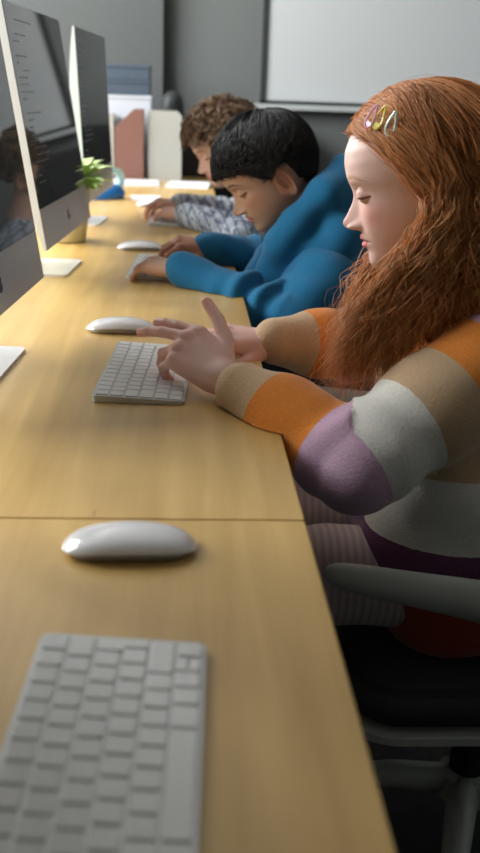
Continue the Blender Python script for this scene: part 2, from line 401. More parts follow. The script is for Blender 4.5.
# ------------------------------------------------------------------ head
ZT = np.array([-108, -105, -99, -90, -80, -74, -68, -60, -50, -40, -30, -20, -10, 0, 10, 20, 35, 50, 65, 80, 92, 100, 104.])
XF = np.array([53, 68, 77.5, 81.5, 80.5, 80, 82, 83, 84, 83, 82, 81.5, 81.5, 84, 88.5, 90.5, 90.5, 87, 78, 61, 41, 20, 0.])
XB = np.array([20, 8, -6, -18, -32, -39, -46, -56, -66, -75, -82, -87, -90, -92, -94.5, -96, -95, -90, -80, -62, -40, -19, 0.])
HW = np.array([10, 19, 29, 38, 45, 48.5, 51, 54.5, 58, 61, 63.5, 65.5, 67.5, 69.5, 71.5, 73, 73.5, 71, 63.5, 50.5, 34, 17, 0.])
def head_mesh(sk, lip, brow, lash, blush, fem=True, freck=0, w=1.0):
    def g(t, T): return np.interp(t, ZT, T)
    zs = np.concatenate([-108 + 3 * (1 - np.cos(np.linspace(0, PI / 2, 8))), np.linspace(-104.5, 30, 150), 30 + 74 * np.sin(np.linspace(.02, PI / 2, 46))])
    nt = 220; u = np.linspace(-1, 1, nt, endpoint=False)
    th = PI * (np.sign(u) * (np.abs(u) * .45 + .55 * np.abs(u) ** 2.2))
    Z, T = np.meshgrid(zs, th, indexing='ij')
    # smooth the tables a little
    def gs(Z, Tb): return (g(Z - 2.5, Tb) + 2 * g(Z, Tb) + g(Z + 2.5, Tb)) / 4 if True else 0
    top = np.clip((Z - 92) / 12, 0, 1)
    xf = gs(Z, XF) * (1 - top) + g(Z, XF) * top; xb = gs(Z, XB) * (1 - top) + g(Z, XB) * top; hw = (gs(Z, HW) * (1 - top) + g(Z, HW) * top) * w
    xc = np.clip(-2 + (Z < -30) * (-30 - Z) * .25, -5, 25); xc = np.where(Z > 80, xc * np.clip((104 - Z) / 24, 0, 1), xc)
    ct, st = np.cos(T), np.sin(T); e = 2 / 2.35
    cx = np.sign(ct) * np.abs(ct) ** e; sy = np.sign(st) * np.abs(st) ** e
    X = np.where(ct > 0, xc + (xf - xc) * cx, xc + (xc - xb) * cx); Y = hw * sy
    fr = np.clip((X - 20) / 30, 0, 1); ay = np.abs(Y)
    G = lambda v, c, s: np.exp(-((v - c) / s) ** 2)
    P = np.interp(Z, [-51, -48.5, -45, -41, -37, -33, -25, -15, -5, 5, 12], [0, 5, 14.5, 20.5, 23, 22.3, 16, 9, 3.5, 1, 0])
    sg = np.interp(Z, [-50, -42, -35, -25, -10, 5], [10, 12, 11.5, 8.5, 6.5, 9])
    D = P * np.exp(-(ay / sg) ** 2.2)
    D += 10 * G(ay, 12.5, 5.0) * G(Z, -41.5, 4.5)                       # nostril wings
    D -= 5.0 * G(ay, 5.5, 2.6) * G(Z, -47.5, 1.8)                      # nostrils
    D -= 6.5 * G(ay, 31, 15) * G(Z, -2, 11) + 3 * G(ay, 16, 7) * G(Z, 0, 9)        # sockets
    D += 2.2 * G(ay, 30, 16) * G(Z, 14, 6)                             # brow ridge
    D += 3.0 * G(ay, 40, 15) * G(Z, -28, 14)                           # cheeks
    mw = np.exp(-(ay / 20) ** 4)
    D += 4.6 * G(Z, -57.5, 3.9) * mw * (1 - .25 * G(ay, 0, 2.5)) + 4.9 * G(Z, -67.5, 4.2) * np.exp(-(ay / 16) ** 4)
    D -= 3.2 * G(Z, -62.3, 1.3) * np.exp(-(ay / 23) ** 4)
    D -= 1.0 * G(ay, 0, 3.5) * G(Z, -52, 3)                            # philtrum
    X = X + D * fr
    # lids: downcast, nearly closed, wrapped over the eyeball
    ex, ey, ez, er = 69.5 + 0., 31 * w, -2.5, 12.6
    d2 = er ** 2 - (ay - ey) ** 2 - (Z - ez) ** 2
    lidx = ex + np.sqrt(np.clip(d2, 0, None)); X = np.where((d2 > 0) & (X > 20), np.maximum(X, lidx), X)
    slit = np.interp(ay, [ey - 13, ey, ey + 13], [-5.5, -9.0, -6.5])
    inl = (ay > ey - 13.5) & (ay < ey + 14.5) & (X > 20)
    X = X - 1.8 * G(Z, slit, 1.3) * inl + 1.0 * G(Z, slit + 2.2, 1.4) * inl
    X = X - 1.2 * G(Z, 4.5 - ((ay - ey) / 14) ** 2 * 4, 1.5) * inl     # crease above the lid
    # colour
    col = np.broadcast_to(np.array(sk, dtype=float), Z.shape + (3,)).copy()
    def mixc(m, c): nonlocal col; m = np.clip(m, 0, 1)[..., None]; col = col * (1 - m) + np.array(c) * m
    mixc(.55 * G(ay, 42, 20) * G(Z, -30, 18) * fr, blush)
    mixc(.45 * G(ay, 0, 9) * G(Z, -37, 8) * (X > 90), blush)
    mixc(.25 * G(ay, ey, 15) * G(Z, 0, 9) * fr, blush)
    lm = np.clip(1.6 - (np.abs(Z + 57.5 + .02 * ay) / 4.6) ** 3, 0, 1) * (ay < 21 - 0 * Z) * (Z > -62.3) + np.clip(1.6 - (np.abs(Z + 67) / 5.2) ** 3, 0, 1) * (Z <= -62.3)
    lm = lm * np.clip((23 - ay - np.abs(Z + 62) * .9) / 2, 0, 1) * (X > 70)
    mixc(lm, lip)
    mixc(.6 * G(Z, -62.3, .9) * (ay < 22) * (X > 70), np.array(lip) * .35)
    by = np.interp(ay, [14, 26, 40, 52], [15, 19.5, 20, 13]); bt = np.interp(ay, [12, 15, 28, 44, 53], [0, 3.2, 3.4, 2.2, .3])
    mixc((1.0 if not fem else .85) * np.exp(-((Z - by) / np.maximum(bt, .2)) ** 2) * (ay > 13) * (ay < 53) * fr, brow)
    mixc(.95 * np.exp(-((Z - slit) / 1.35) ** 2) * inl * (ay > ey - 11.5), lash)
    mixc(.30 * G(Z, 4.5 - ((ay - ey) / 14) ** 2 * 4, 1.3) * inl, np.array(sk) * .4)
    if freck:
        rr = np.random.default_rng(3); m = (rr.random(Z.shape) > .97) * G(ay, 25, 22) * G(Z, -28, 14) * fr * freck; mixc(m, np.array(blush) * .7)
    V = np.stack([X, Y, Z], -1).reshape(-1, 3) / 1000; col = col.reshape(-1, 3)
    nr = len(zs); i = np.arange(nr - 1)[:, None]; j = np.arange(nt)[None, :]; j2 = (j + 1) % nt
    Fq = np.stack([i * nt + j, i * nt + j2, (i + 1) * nt + j2, (i + 1) * nt + j], -1).reshape(-1, 4)
    return V, Fq, col
def ear_mesh(sk, side):
    R = None
    def f(P):
        q = P * 1000; x, y, z = q[:, 0], q[:, 1], q[:, 2]
        tilt = .25; xr = x * math.cos(tilt) - z * math.sin(tilt); zr = x * math.sin(tilt) + z * math.cos(tilt)
        wz = 13.5 + zr * .14                                            # wider at the top than at the lobe
        rim = np.sqrt(((np.sqrt((xr / wz) ** 2 + (zr / 26) ** 2) - 1) * 15) ** 2 + (y - 7) ** 2) - 3.4
        disc = np.maximum((np.sqrt((xr / wz) ** 2 + (zr / 26) ** 2) - 1) * 14, np.abs(y - 4) - 2.6)
        conc = np.sqrt((xr - 4) ** 2 / 60 + (zr + 2) ** 2 / 150 + (y - 7) ** 2 / 30) * 8 - 8
        anti = np.sqrt(((np.sqrt(((xr - 2) / 7) ** 2 + ((zr - 1) / 17) ** 2) - 1) * 9) ** 2 + (y - 6) ** 2) - 2.4
        tra = np.sqrt((xr - 12) ** 2 + ((zr + 3) / 1.6) ** 2 + (y - 5) ** 2) - 4
        lobe = np.sqrt((xr / 9) ** 2 + ((zr + 21) / 9) ** 2 + ((y - 5) / 4) ** 2) * 4 - 4
        root = np.sqrt(((xr - 8) / 12) ** 2 + (zr / 22) ** 2 + ((y + 2) / 8) ** 2) * 8 - 8
        d = smin(disc, anti, 2.); d = smin(d, lobe, 3); d = smin(d, tra, 2); d = smin(d, root, 3)
        d = np.maximum(d, -conc); d = smin(d, rim, 2.0)
        return d / 1000
    V, F = implicit(f, (-.026, -.012, -.038), (.026, .016, .038), .0011)
    # ear stands out from the head and opens forward
    a = .42; x = V[:, 0] * math.cos(a) - V[:, 1] * math.sin(a) * 1.0; y = V[:, 0] * -math.sin(a) * .55 + V[:, 1] * math.cos(a)
    V = np.stack([x - .004, (y + .0655) * side, V[:, 2] - .027], 1)
    if side < 0: F = F[:, ::-1]
    r = np.clip(.5 + (V[:, 2] + .01) / .06, 0, 1)[:, None]
    col = np.array(sk)[None] * np.array([1.0, .82, .80])[None] * (1 - 0 * r)
    return V, F, np.broadcast_to(col, V.shape)

# ------------------------------------------------------------------ hands
FING = {'index': ((.080, .024, .003), (.040, .024, .019), .0082), 'middle': ((.084, .005, .005), (.044, .027, .020), .0084),
        'ring': ((.079, -.013, .003), (.041, .026, .020), .0080), 'pinky': ((.071, -.030, -.002), (.032, .019, .017), .0072)}
def hand_mesh(W, d, n, left, elbow, sk, tipc, scale=.9, curl=None, spl=None, thumb=None, thumbw=None, h=.0018):
    F_, N_, R_ = basis(d, n); S_ = R_ if left else -R_                # S_: towards the thumb
    W = np.array(W, dtype=float)
    def T(p): return W + (F_ * p[0] + S_ * p[1] + N_ * p[2]) * scale
    curl = curl or {}; spl = spl or {}
    segs = []; palm = []; tips = []; kn = []
    for f, (k, L, r) in FING.items():
        palm.append((T((.004, k[1] * .42, -.002)), T((k[0], k[1], k[2] - .004)), .0125 * scale, .0108 * scale))
        a = curl.get(f, (15, 25, 15)); s = spl.get(f, {'index': 5, 'middle': 1, 'ring': -3, 'pinky': -8}[f])
        p = np.array(k); ang = 0; rr = r
        kn.append(T(p))
        for q in range(3):
            ang += math.radians(a[q]); dv = np.array((math.cos(ang) * math.cos(math.radians(s)), math.cos(ang) * math.sin(math.radians(s)), -math.sin(ang)))
            p2 = p + dv * L[q]; segs.append((T(p), T(p2), rr * scale * 1.02, rr * scale * .92)); p = p2; rr *= .93
            if q < 2: kn.append(T(p))
        tips.append(T(p))
    th = thumb or ((.018, .020, -.010), (.046, .043, -.020), (.074, .052, -.026), (.097, .052, -.032))
    tr = (.0135, .0112, .0092, .0078)
    th = thumbw or [T(q) for q in th]
    for i in range(3): segs.append((th[i], th[i + 1], tr[i] * scale, tr[i + 1] * scale))
    tips.append(th[3])
    el = np.array(elbow, dtype=float); fd = (el - W) / np.linalg.norm(el - W)
    def f(P):
        dd = capsd(P, W + (N_ * 0), W + fd * .09, .0215 * scale, .026 * scale)
        for a, b, ra, rb in palm: dd = smin(dd, capsd(P, a, b, ra, rb), .012)
        dd = smin(dd, capsd(P, T((.03, .02, -.008)), T((.065, .024, -.006)), .012 * scale, .011 * scale), .01)
        dd = smin(dd, capsd(P, T((.015, -.016, -.008)), T((.06, -.026, -.008)), .011 * scale, .010 * scale), .01)
        fg = None
        for a, b, ra, rb in segs:
            c = capsd(P, a, b, ra, rb); fg = c if fg is None else smin(fg, c, .0022)
        return smin(dd, fg, .007)
    pts = np.array([s[0] for s in segs] + [s[1] for s in segs] + [W, W + fd * .09])
    V, Fq = implicit(f, pts.min(0) - .035, pts.max(0) + .035, h)
    dt = np.min([np.linalg.norm(V - t, axis=1) for t in tips], axis=0); dk = np.min([np.linalg.norm(V - t, axis=1) for t in kn], axis=0)
    m = np.clip(np.exp(-(dt / .016) ** 2) * .7 + np.exp(-(dk / .011) ** 2) * .3, 0, 1)[:, None]
    return V, Fq, np.array(sk)[None] * (1 - m) + np.array(tipc)[None] * m

def join(parts):
    Vs, Fs, Cs = [], [], []; o = 0
    for V, F, c in parts: Vs.append(V); Fs.append(F + o); Cs.append(c); o += len(V)
    return np.concatenate(Vs), np.concatenate(Fs), np.concatenate(Cs)

# ------------------------------------------------------------------ hair
def strands(paths, radii, cols):
    """paths (S,N,3), radii (S,) , cols (S,3) -> three-sided tubes"""
    S, N, _ = paths.shape
    T = np.gradient(paths, axis=1); T /= np.linalg.norm(T, axis=2, keepdims=True) + 1e-9
    up = np.broadcast_to(np.array([.3, .2, .93]), T.shape); A = np.cross(T, up); A /= np.linalg.norm(A, axis=2, keepdims=True) + 1e-9
    B = np.cross(T, A)
    tp = np.interp(np.linspace(0, 1, N), [0, .15, .7, 1], [.7, 1, 1, .12])[None, :, None]
    V = np.stack([paths + (A * math.cos(a) + B * math.sin(a)) * radii[:, None, None] * tp for a in (0, 2 * PI / 3, 4 * PI / 3)], 2)
    s = np.arange(S)[:, None, None] * N * 3; i = np.arange(N - 1)[None, :, None] * 3; k = np.arange(3)[None, None, :]; k2 = (k + 1) % 3
    F = np.stack([s + i + k, s + i + k2, s + i + 3 + k2, s + i + 3 + k], -1).reshape(-1, 4)
    return V.reshape(-1, 3), F, np.repeat(cols, N * 3, axis=0)
def rand_dirs(n, rg):
    v = rg.normal(size=(n, 3)); return v / np.linalg.norm(v, axis=1, keepdims=True)
def slerp(a, b, t):
    d = np.clip((a * b).sum(-1, keepdims=True), -.9999, .9999); w = np.arccos(d)
    return (np.sin((1 - t) * w) * a + np.sin(t * w) * b) / np.sin(w)
SK_C = np.array((-.004, 0, .016)); SK_R = np.array((.095, .076, .089))     # skull ellipsoid in the head's frame

def seg_param(P, chain):
    """nearest distance and running 0..1 parameter along a chain of points"""
    best = np.full(len(P), 9.); par = np.zeros(len(P)); Ls = [np.linalg.norm(np.subtract(b, a)) for a, b in zip(chain[:-1], chain[1:])]; tot = sum(Ls); acc = 0
    for (a, b), L in zip(zip(chain[:-1], chain[1:]), Ls):
        a = np.array(a); ab = np.array(b) - a; t = np.clip(((P - a) @ ab) / (ab @ ab), 0, 1)
        d = np.linalg.norm(P - a - t[:, None] * ab, axis=1); m = d < best
        best = np.where(m, d, best); par = np.where(m, (acc + t * L) / tot, par); acc += L
    return best, par
def keep_off_desk(V):
    """cloth and skin lie on the desk top instead of sinking into it"""
    m = (V[:, 0] < .1175) & (V[:, 2] < TZ + .0015) & (V[:, 2] > TZ - .05)
    V[m, 2] = TZ + .0015 + (V[m, 2] - TZ) * .002
    return V

# ================================================================== SETTING
XL, XR, YN, YB, ZC = -1.7, 3.0, -2.2, 5.0, 2.75
def struct(name, *a, **k):
    o = box(name, *a, **k); o['kind'] = 'structure'; return o
struct('floor', XL - .1, XR + .1, YN - .1, YB + .1, -.1, 0, M['floor'])
struct('ceiling', XL - .1, XR + .1, YN - .1, YB + .1, ZC, ZC + .1, M['ceiling'])
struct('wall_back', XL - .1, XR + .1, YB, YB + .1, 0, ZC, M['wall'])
struct('wall_front', XL - .1, XR + .1, YN - .1, YN, 0, ZC, M['wall_light'])
struct('wall_right', XR, XR + .1, YN, YB, 0, ZC, M['wall_light'])
WINS = [(.8, 2.0), (2.3, 4.45)]; WZ = (1.30, 2.65)
bm = bmesh.new()
ys = [YN] + [v for w in WINS for v in w] + [YB]
for i in range(0, len(ys), 2): box_bm(bm, XL - .1, XL, ys[i], ys[i + 1], 0, ZC)
for a, b in WINS:
    box_bm(bm, XL - .1, XL, a, b, 0, WZ[0]); box_bm(bm, XL - .1, XL, a, b, WZ[1], ZC)
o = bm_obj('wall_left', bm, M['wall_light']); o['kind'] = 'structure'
for i, (a, b) in enumerate(WINS):
    bm = bmesh.new(); t = .05
    box_bm(bm, XL - .08, XL - .02, a, a + t, *WZ); box_bm(bm, XL - .08, XL - .02, b - t, b, *WZ)
    box_bm(bm, XL - .08, XL - .02, a, b, WZ[0], WZ[0] + t); box_bm(bm, XL - .08, XL - .02, a, b, WZ[1] - t, WZ[1])
    box_bm(bm, XL - .07, XL - .03, (a + b) / 2 - .02, (a + b) / 2 + .02, *WZ)
    o = bm_obj('window_%d' % (i + 1), bm, M['frame_white']); o['kind'] = 'structure'
# pale wall pier standing proud of the back wall, with the shaded recess beside it
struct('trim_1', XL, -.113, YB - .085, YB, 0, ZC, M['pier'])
struct('baseboard_back', -.113, XR, YB - .015, YB, 0, .09, M['dark'])

# whiteboard on the back wall
t = empty('whiteboard', (1.35, YB, TZ + .33)); tag(t, 'large pale whiteboard with thin black frame on the grey back wall', 'whiteboard')
bx0, bx1, bz0, bz1 = -.972, 1.1, .012, 1.25
box('board_surface', bx0, bx1, -.022, -.008, bz0, bz1, M['board'], t)
bm = bmesh.new()
box_bm(bm, bx0 - .022, bx0, -.032, -.002, bz0 - .016, bz1 + .02); box_bm(bm, bx1, bx1 + .02, -.032, -.002, bz0 - .016, bz1 + .02)
box_bm(bm, bx0 - .022, bx1 + .02, -.032, -.002, bz1, bz1 + .02); box_bm(bm, bx0 - .022, bx1 + .02, -.032, -.002, bz0 - .016, bz0)
bm_obj('board_frame', bm, M['board_frame'], t)
bm = bmesh.new(); box_bm(bm, bx0 - .05, bx1, -.09, -.002, bz0 - .042, bz0 - .017, .004)
bm_obj('pen_tray', bm, M['tray'], t)

# low dark cabinet behind the end of the desk
t = empty('low_cabinet', (.1, YB - .16, 0)); tag(t, 'low black cabinet against the back wall behind the desk end', 'cabinet')
box('body', -.2, .40, -.15, .14, .0, TZ + .235, M['dark'], t, .004)
box('door', -.195, .10, -.166, -.151, .03, TZ + .22, M['black'], t, .002)
box('door', .105, .395, -.166, -.151, .03, TZ + .22, M['black'], t, .002)
t2 = empty('canister', (-.065, YB - .20, TZ + .237)); tag(t2, 'charcoal round-topped canister standing behind the pale magazine file', 'canister')
bm = bmesh.new(); lathe(bm, [(.05, 0), (.053, .01), (.053, .075), (.045, .105), (.028, .125), (.01, .132)], 0, 0, 28)
bm_obj('canister_body', bm, M['canister'], t2, True)

# ------------------------------------------------------------------ desks
DX0, DX1 = -.92, .1146
def desk(y0, y1, label):
    t = empty('desk', ((DX0 + DX1) / 2, (y0 + y1) / 2, 0)); tag(t, label, 'desk', None)
    w, l = (DX1 - DX0) / 2, (y1 - y0) / 2
    bm = bmesh.new(); box_bm(bm, -w, w, -l, l, TZ - .026, TZ, .0022, 2)
    bm_obj('tabletop', bm, M['wood'], t)
    for sx in (-1, 1):
        for sy in (-1, 1):
            cx, cy = sx * (w - .16), sy * (l - .12)
            box('leg', cx - .025, cx + .025, cy - .025, cy + .025, 0, TZ - .0265, M['leg'], t, .003)
    return t
desk(-.75, .8205, 'birch desk section nearest the camera, before the seam, with the large keyboard')
desk(.8225, 4.62, 'long birch desk section beyond the seam, with the computers in a row')

# ------------------------------------------------------------------ iMac-like computers
def make_computer(tilt=8.6):
    t = empty('computer', (0, 0, 0))
    # local frame: origin on the desk under the middle of the screen's lower edge; screen faces +X, width along Y
    til = math.radians(tilt); W, H = .528, .438
    def T(y, v, d):           # y along the width, v up the screen, d behind the front face
        return (-math.sin(til) * v - math.cos(til) * d, y, .078 + math.cos(til) * v - math.sin(til) * d)
    ny, nv = 40, 32; V = []; F = []
    for i in range(nv + 1):
        for j in range(ny + 1):
            a, b = j / ny * 2 - 1, i / nv * 2 - 1
            dep = .005 + .019 * max(0, 1 - abs(b) ** 2.2) + .020 * max(0, 1 - abs(a) ** 2.4) * max(0, 1 - abs(b) ** 3.0)
            V.append(T(a * W / 2, (b + 1) / 2 * H, dep))
    n1 = len(V)
    for i in range(nv + 1):
        for j in range(ny + 1): V.append(T((j / ny * 2 - 1) * W / 2, i / nv * H, 0))
    q = lambda i, j, o=0: o + i * (ny + 1) + j
    for i in range(nv):
        for j in range(ny):
            F.append((q(i, j), q(i, j + 1), q(i + 1, j + 1), q(i + 1, j)))
            F.append((q(i, j, n1), q(i + 1, j, n1), q(i + 1, j + 1, n1), q(i, j + 1, n1)))
    for j in range(ny):
        F.append((q(0, j), q(0, j, n1), q(0, j + 1, n1), q(0, j + 1))); F.append((q(nv, j), q(nv, j + 1), q(nv, j + 1, n1), q(nv, j, n1)))
    for i in range(nv):
        F.append((q(i, 0), q(i + 1, 0), q(i + 1, 0, n1), q(i, 0, n1))); F.append((q(i, ny), q(i, ny, n1), q(i + 1, ny, n1), q(i + 1, ny)))
    me = bpy.data.meshes.new('housing'); me.from_pydata(V, [], F)
    me.polygons.foreach_set('use_smooth', [len(p.vertices) == 4 and all(v < n1 for v in p.vertices) for p in me.polygons])
    link('housing', me, M['edge'], t)
    def slab(name, y0, y1, v0, v1, d0, d1, m, par):
        V = [T(y, v, d) for d in (d0, d1) for v in (v0, v1) for y in (y0, y1)]
        F = [(0, 1, 3, 2), (4, 6, 7, 5), (0, 4, 5, 1), (2, 3, 7, 6), (0, 2, 6, 4), (1, 5, 7, 3)]
        me = bpy.data.meshes.new(name); me.from_pydata(V, [], F); me.update()
        bm = bmesh.new(); bm.from_mesh(me); bmesh.ops.recalc_face_normals(bm, faces=bm.faces); bm.to_mesh(me); bm.free()
        return link(name, me, m, par)
    slab('chin', -W / 2 + .0005, W / 2 - .0005, .0005, .076, -.0012, .0005, M['alu'], t)
    s = slab('screen', -W / 2 + .0005, W / 2 - .0005, .0765, H - .0005, -.0012, .0005, M['screen'], t)
    # faint lines of an open text editor
    bm = bmesh.new(); rg = random.Random(5)
    for k in range(24):
        v = H - .03 - k * .0125; ind = rg.choice([0, 0, .012, .024, .036]); y = -.235 + ind
        if rg.random() < .18: continue
        for _ in range(rg.randint(1, 4)):
            l = rg.uniform(.012, .05)
            p = [T(y, v, -.0014), T(y + l, v, -.0014), T(y + l, v + .0026, -.0014), T(y, v + .0026, -.0014)]
            bm.faces.new([bm.verts.new(a) for a in p]); y += l + .006
    bmesh.ops.recalc_face_normals(bm, faces=bm.faces); k0 = len(s.data.polygons); b2 = bmesh.new(); b2.from_mesh(s.data)
    for f in bm.faces:
        nf = b2.faces.new([b2.verts.new(v.co) for v in f.verts]); nf.material_index = 1
    b2.to_mesh(s.data); b2.free(); bm.free(); s.data.materials.append(M['code'])
    # fruit logo with a bite and a leaf on the chin
    pts = []
    for k in range(64):
        a = 2 * PI * k / 64; r = 1 - .16 * math.exp(-((a - PI / 2) / .28) ** 2) - .10 * math.exp(-((a - 3 * PI / 2) / .2) ** 2)
        x, y = r * math.cos(a) * .92, r * math.sin(a)
        d = math.hypot(x - 1.18, y - .12)
        if d < .48: x, y = 1.18 + (x - 1.18) / d * .48, .12 + (y - .12) / d * .48
        pts.append((x, y))
    bm = bmesh.new(); c = .0125
    def add(pp):
        f = bm.faces.new([bm.verts.new(T(-p[0] * c * -1, .038 + p[1] * c, -.0016)) for p in pp])
    add(pts); add([(.02, 1.02), (.12, 1.32), (.42, 1.55), (.38, 1.25), (.2, 1.06)])
    bm_obj('logo', bm, M['logo'], t)
    # L-shaped stand
    bm = bmesh.new()
    prism(bm, rrect(-.172, .006, -.10, .10, .012), 0, .0045)
    path = [(-.150, 0, .004), (-.163, 0, .012), (-.166, 0, .05), (-.158, 0, .10), (-.135, 0, .17), (-.105, 0, .215), (-.075, 0, .235)]
    for k in range(len(path) - 1):
        (xa, _, za), (xb, _, zb) = path[k], path[k + 1]; wa = .098 - .004 * k; wb = .098 - .004 * (k + 1)
        vs = [bm.verts.new(p) for p in ((xa, -wa, za), (xa, wa, za), (xb, wb, zb), (xb, -wb, zb), (xa - .006, -wa, za), (xa - .006, wa, za), (xb - .006, wb, zb), (xb - .006, -wb, zb))]
        for f in ((0, 1, 2, 3), (7, 6, 5, 4), (0, 4, 5, 1), (1, 5, 6, 2), (2, 6, 7, 3), (3, 7, 4, 0)): bm.faces.new([vs[i] for i in f])
    bmesh.ops.recalc_face_normals(bm, faces=bm.faces)
    bm_obj('stand', bm, M['alu_light'], t)
    return t
comp = make_computer()
CL = ['aluminium all-in-one computer facing the red-haired girl, cut by left picture edge',
      'middle all-in-one computer, in front of the boy in the blue hoodie',
      'farthest all-in-one computer, in front of the boy in the plaid shirt']
CL.append('all-in-one computer at the nearest place, left of the large keyboard, outside the picture')
cs = [comp, copy_tree(comp), make_computer(3.0), copy_tree(comp)]
for o, l, y, x in zip(cs, CL, (1.325, 2.122, 2.925, .535), (-.243, -.241, -.244, -.245)):
    o.location = (x, y, TZ); o.rotation_euler.z = math.radians(-3.6); tag(o, l, 'computer', 'all-in-one computers on the desk')

# ------------------------------------------------------------------ keyboards
def make_keyboard():
    t = empty('keyboard', (0, 0, 0)); L, Wd = .279, .115
    def top(u): return .0098 - (u + Wd / 2) / Wd * .0052
    bm = bmesh.new(); pts = rrect(-Wd / 2, Wd / 2, -L / 2, L / 2, .006)
    lo = [bm.verts.new((p[0], p[1], .0006)) for p in pts]; hi = [bm.verts.new((p[0], p[1], top(p[0]))) for p in pts]
    bm.faces.new(lo[::-1]); f = bm.faces.new(hi); n = len(pts)
    for i in range(n): bm.faces.new((lo[i], lo[(i + 1) % n], hi[(i + 1) % n], hi[i]))
    bmesh.ops.bevel(bm, geom=list(f.edges), offset=.0006, segments=2, affect='EDGES')
    bm_obj('shell', bm, M['kbody'], t)
    P, g = 19.0e-3, 2.5e-3; v0 = -L / 2 + .0029; rp = .01835
    cache = {}
    def key(row, a, w, u0=0., u1=1., name='key', extra=None):
        y0, y1 = a * P + g / 2, (a + w) * P - g / 2
        x0 = row * rp + g / 2 + u0 * (rp - g * .0); x1 = x0 + (u1 - u0) * (rp) - g
        cx, cy = -Wd / 2 + .0025 + (x0 + x1) / 2, v0 + (y0 + y1) / 2
        kk = (round(w, 3), round(u1 - u0, 2), extra)
        if kk not in cache:
            hx, hy = (x1 - x0) / 2, (y1 - y0) / 2; bm = bmesh.new()
            if extra == 'enter':        # tall key that is wider in its upper row
                pts = [(-hx - rp, -hy - .25 * P), (-hx, -hy - .25 * P), (-hx, -hy), (hx, -hy), (hx, hy), (-hx - rp, hy)]
            else: pts = rrect(-hx, hx, -hy, hy, .0016, 3)
            lo = [bm.verts.new((p[0], p[1], -.0004)) for p in pts]; m2 = [bm.verts.new((p[0], p[1], .0013)) for p in pts]
            hi = [bm.verts.new((p[0] - (0 if extra else math.copysign(.0004, p[0])), p[1] - (0 if extra else math.copysign(.0004, p[1])), .0017)) for p in pts]; n = len(pts)
            for A, B in ((lo, m2), (m2, hi)):
                for i in range(n): bm.faces.new((A[i], A[(i + 1) % n], B[(i + 1) % n], B[i]))
            bm.faces.new(hi); bmesh.ops.recalc_face_normals(bm, faces=bm.faces)
            if extra == 'enter': bm.normal_update()
            me = bpy.data.meshes.new(name); bm.to_mesh(me); bm.free(); me.materials.append(M['key']); cache[kk] = me
        o = bpy.data.objects.new(name, cache[kk]); C.objects.link(o); o.parent = t
        o.location = (cx, cy, top(cx)); o.rotation_euler = (0, math.atan(.0052 / Wd), 0)
    u = 14.36
    for i in range(14): key(0, i * u / 14, u / 14)
    for i in range(13): key(1, i, 1)
    key(1, 13, u - 13)
    key(2, 0, 1.5)
    for i in range(12): key(2, 1.5 + i, 1)
    key(3, 0, 1.75)
    for i in range(12): key(3, 1.75 + i, 1)
    key(3, 13.75, u - 13.75, extra='enter')
    key(4, 0, 1.25)
    for i in range(11): key(4, 1.25 + i, 1)
    key(4, 12.25, u - 12.25)
    a = 0
    for w in (1, 1, 1, 1.25, 5, 1.25, 1): key(5, a, w); a += w
    key(5, a, .95); key(5, a + .95, .95, 0, .5); key(5, a + .95, .95, .5, 1); key(5, a + 1.9, u - a - 1.9)
    return t
kb = make_keyboard()
KB = [((-.0437, .4640), -2.4, 'large blurred wireless keyboard in the foreground, nearest the camera'),
      ((-.0472, 1.3057), -3.1, 'white wireless keyboard under the hands of the red-haired girl'),
      ((-.055, 2.150), -2.5, 'white wireless keyboard under the hands of the boy in blue'),
      ((-.045, 2.990), -2.5, 'small far white keyboard in front of the boy in plaid')]
for i, (p, a, l) in enumerate(KB):
    o = kb if i == 0 else copy_tree(kb)
    o.location = (*p, TZ); o.rotation_euler.z = math.radians(a); tag(o, l, 'keyboard', 'wireless keyboards along the desk')

# ------------------------------------------------------------------ mice
def make_mouse():
    t = empty('computer_mouse', (0, 0, 0)); a, b = .0567, .0286          # long axis along X
    nu, nv = 40, 20; V = []; F = []
    for i in range(nv + 1):
        r = math.sin(i / nv * PI / 2)
        for j in range(nu):
            an = 2 * PI * j / nu; e = 2 / 2.6
            x = a * r * math.copysign(abs(math.cos(an)) ** e, math.cos(an)); y = b * r * math.copysign(abs(math.sin(an)) ** e, math.sin(an))
            arch = 1 - (x / a) ** 2
            z = .0075 + .0142 * arch ** .8 * (1 - .55 * (y / b) ** 2 * 1.0) + .0009
            z -= .004 * r ** 8
            V.append((x, y, z))
    n1 = len(V)
    for i in range(nv + 1):
        r = math.sin(i / nv * PI / 2)
        for j in range(nu):
            x, y, _ = V[i * nu + j]; arch = 1 - (x / a) ** 2
            V.append((x * .995, y * .99, .0045 + .0048 * arch))
    for o, s in ((0, 1), (n1, -1)):
        for i in range(nv):
            for j in range(nu):
                q = [o + i * nu + j, o + i * nu + (j + 1) % nu, o + (i + 1) * nu + (j + 1) % nu, o + (i + 1) * nu + j]
                F.append(q[::-s] if s == -1 else q)
    for j in range(nu):
        k = nv * nu; F.append((k + j, k + (j + 1) % nu, n1 + k + (j + 1) % nu, n1 + k + j))
    from_arrays('top_shell', V, F, M['white'], t)
    bm = bmesh.new(); prism(bm, rrect(-.048, .048, -.021, .021, .016, 8), .0012, .0085); bm_obj('base_plate', bm, M['mouse_base'], t)
    bm = bmesh.new(); prism(bm, rrect(-.040, .040, -.017, -.014, .001, 3), .0002, .0014); prism(bm, rrect(-.040, .040, .014, .017, .001, 3), .0002, .0014)
    bm_obj('glide_strips', bm, M['black'], t)
    return t
ms = make_mouse()
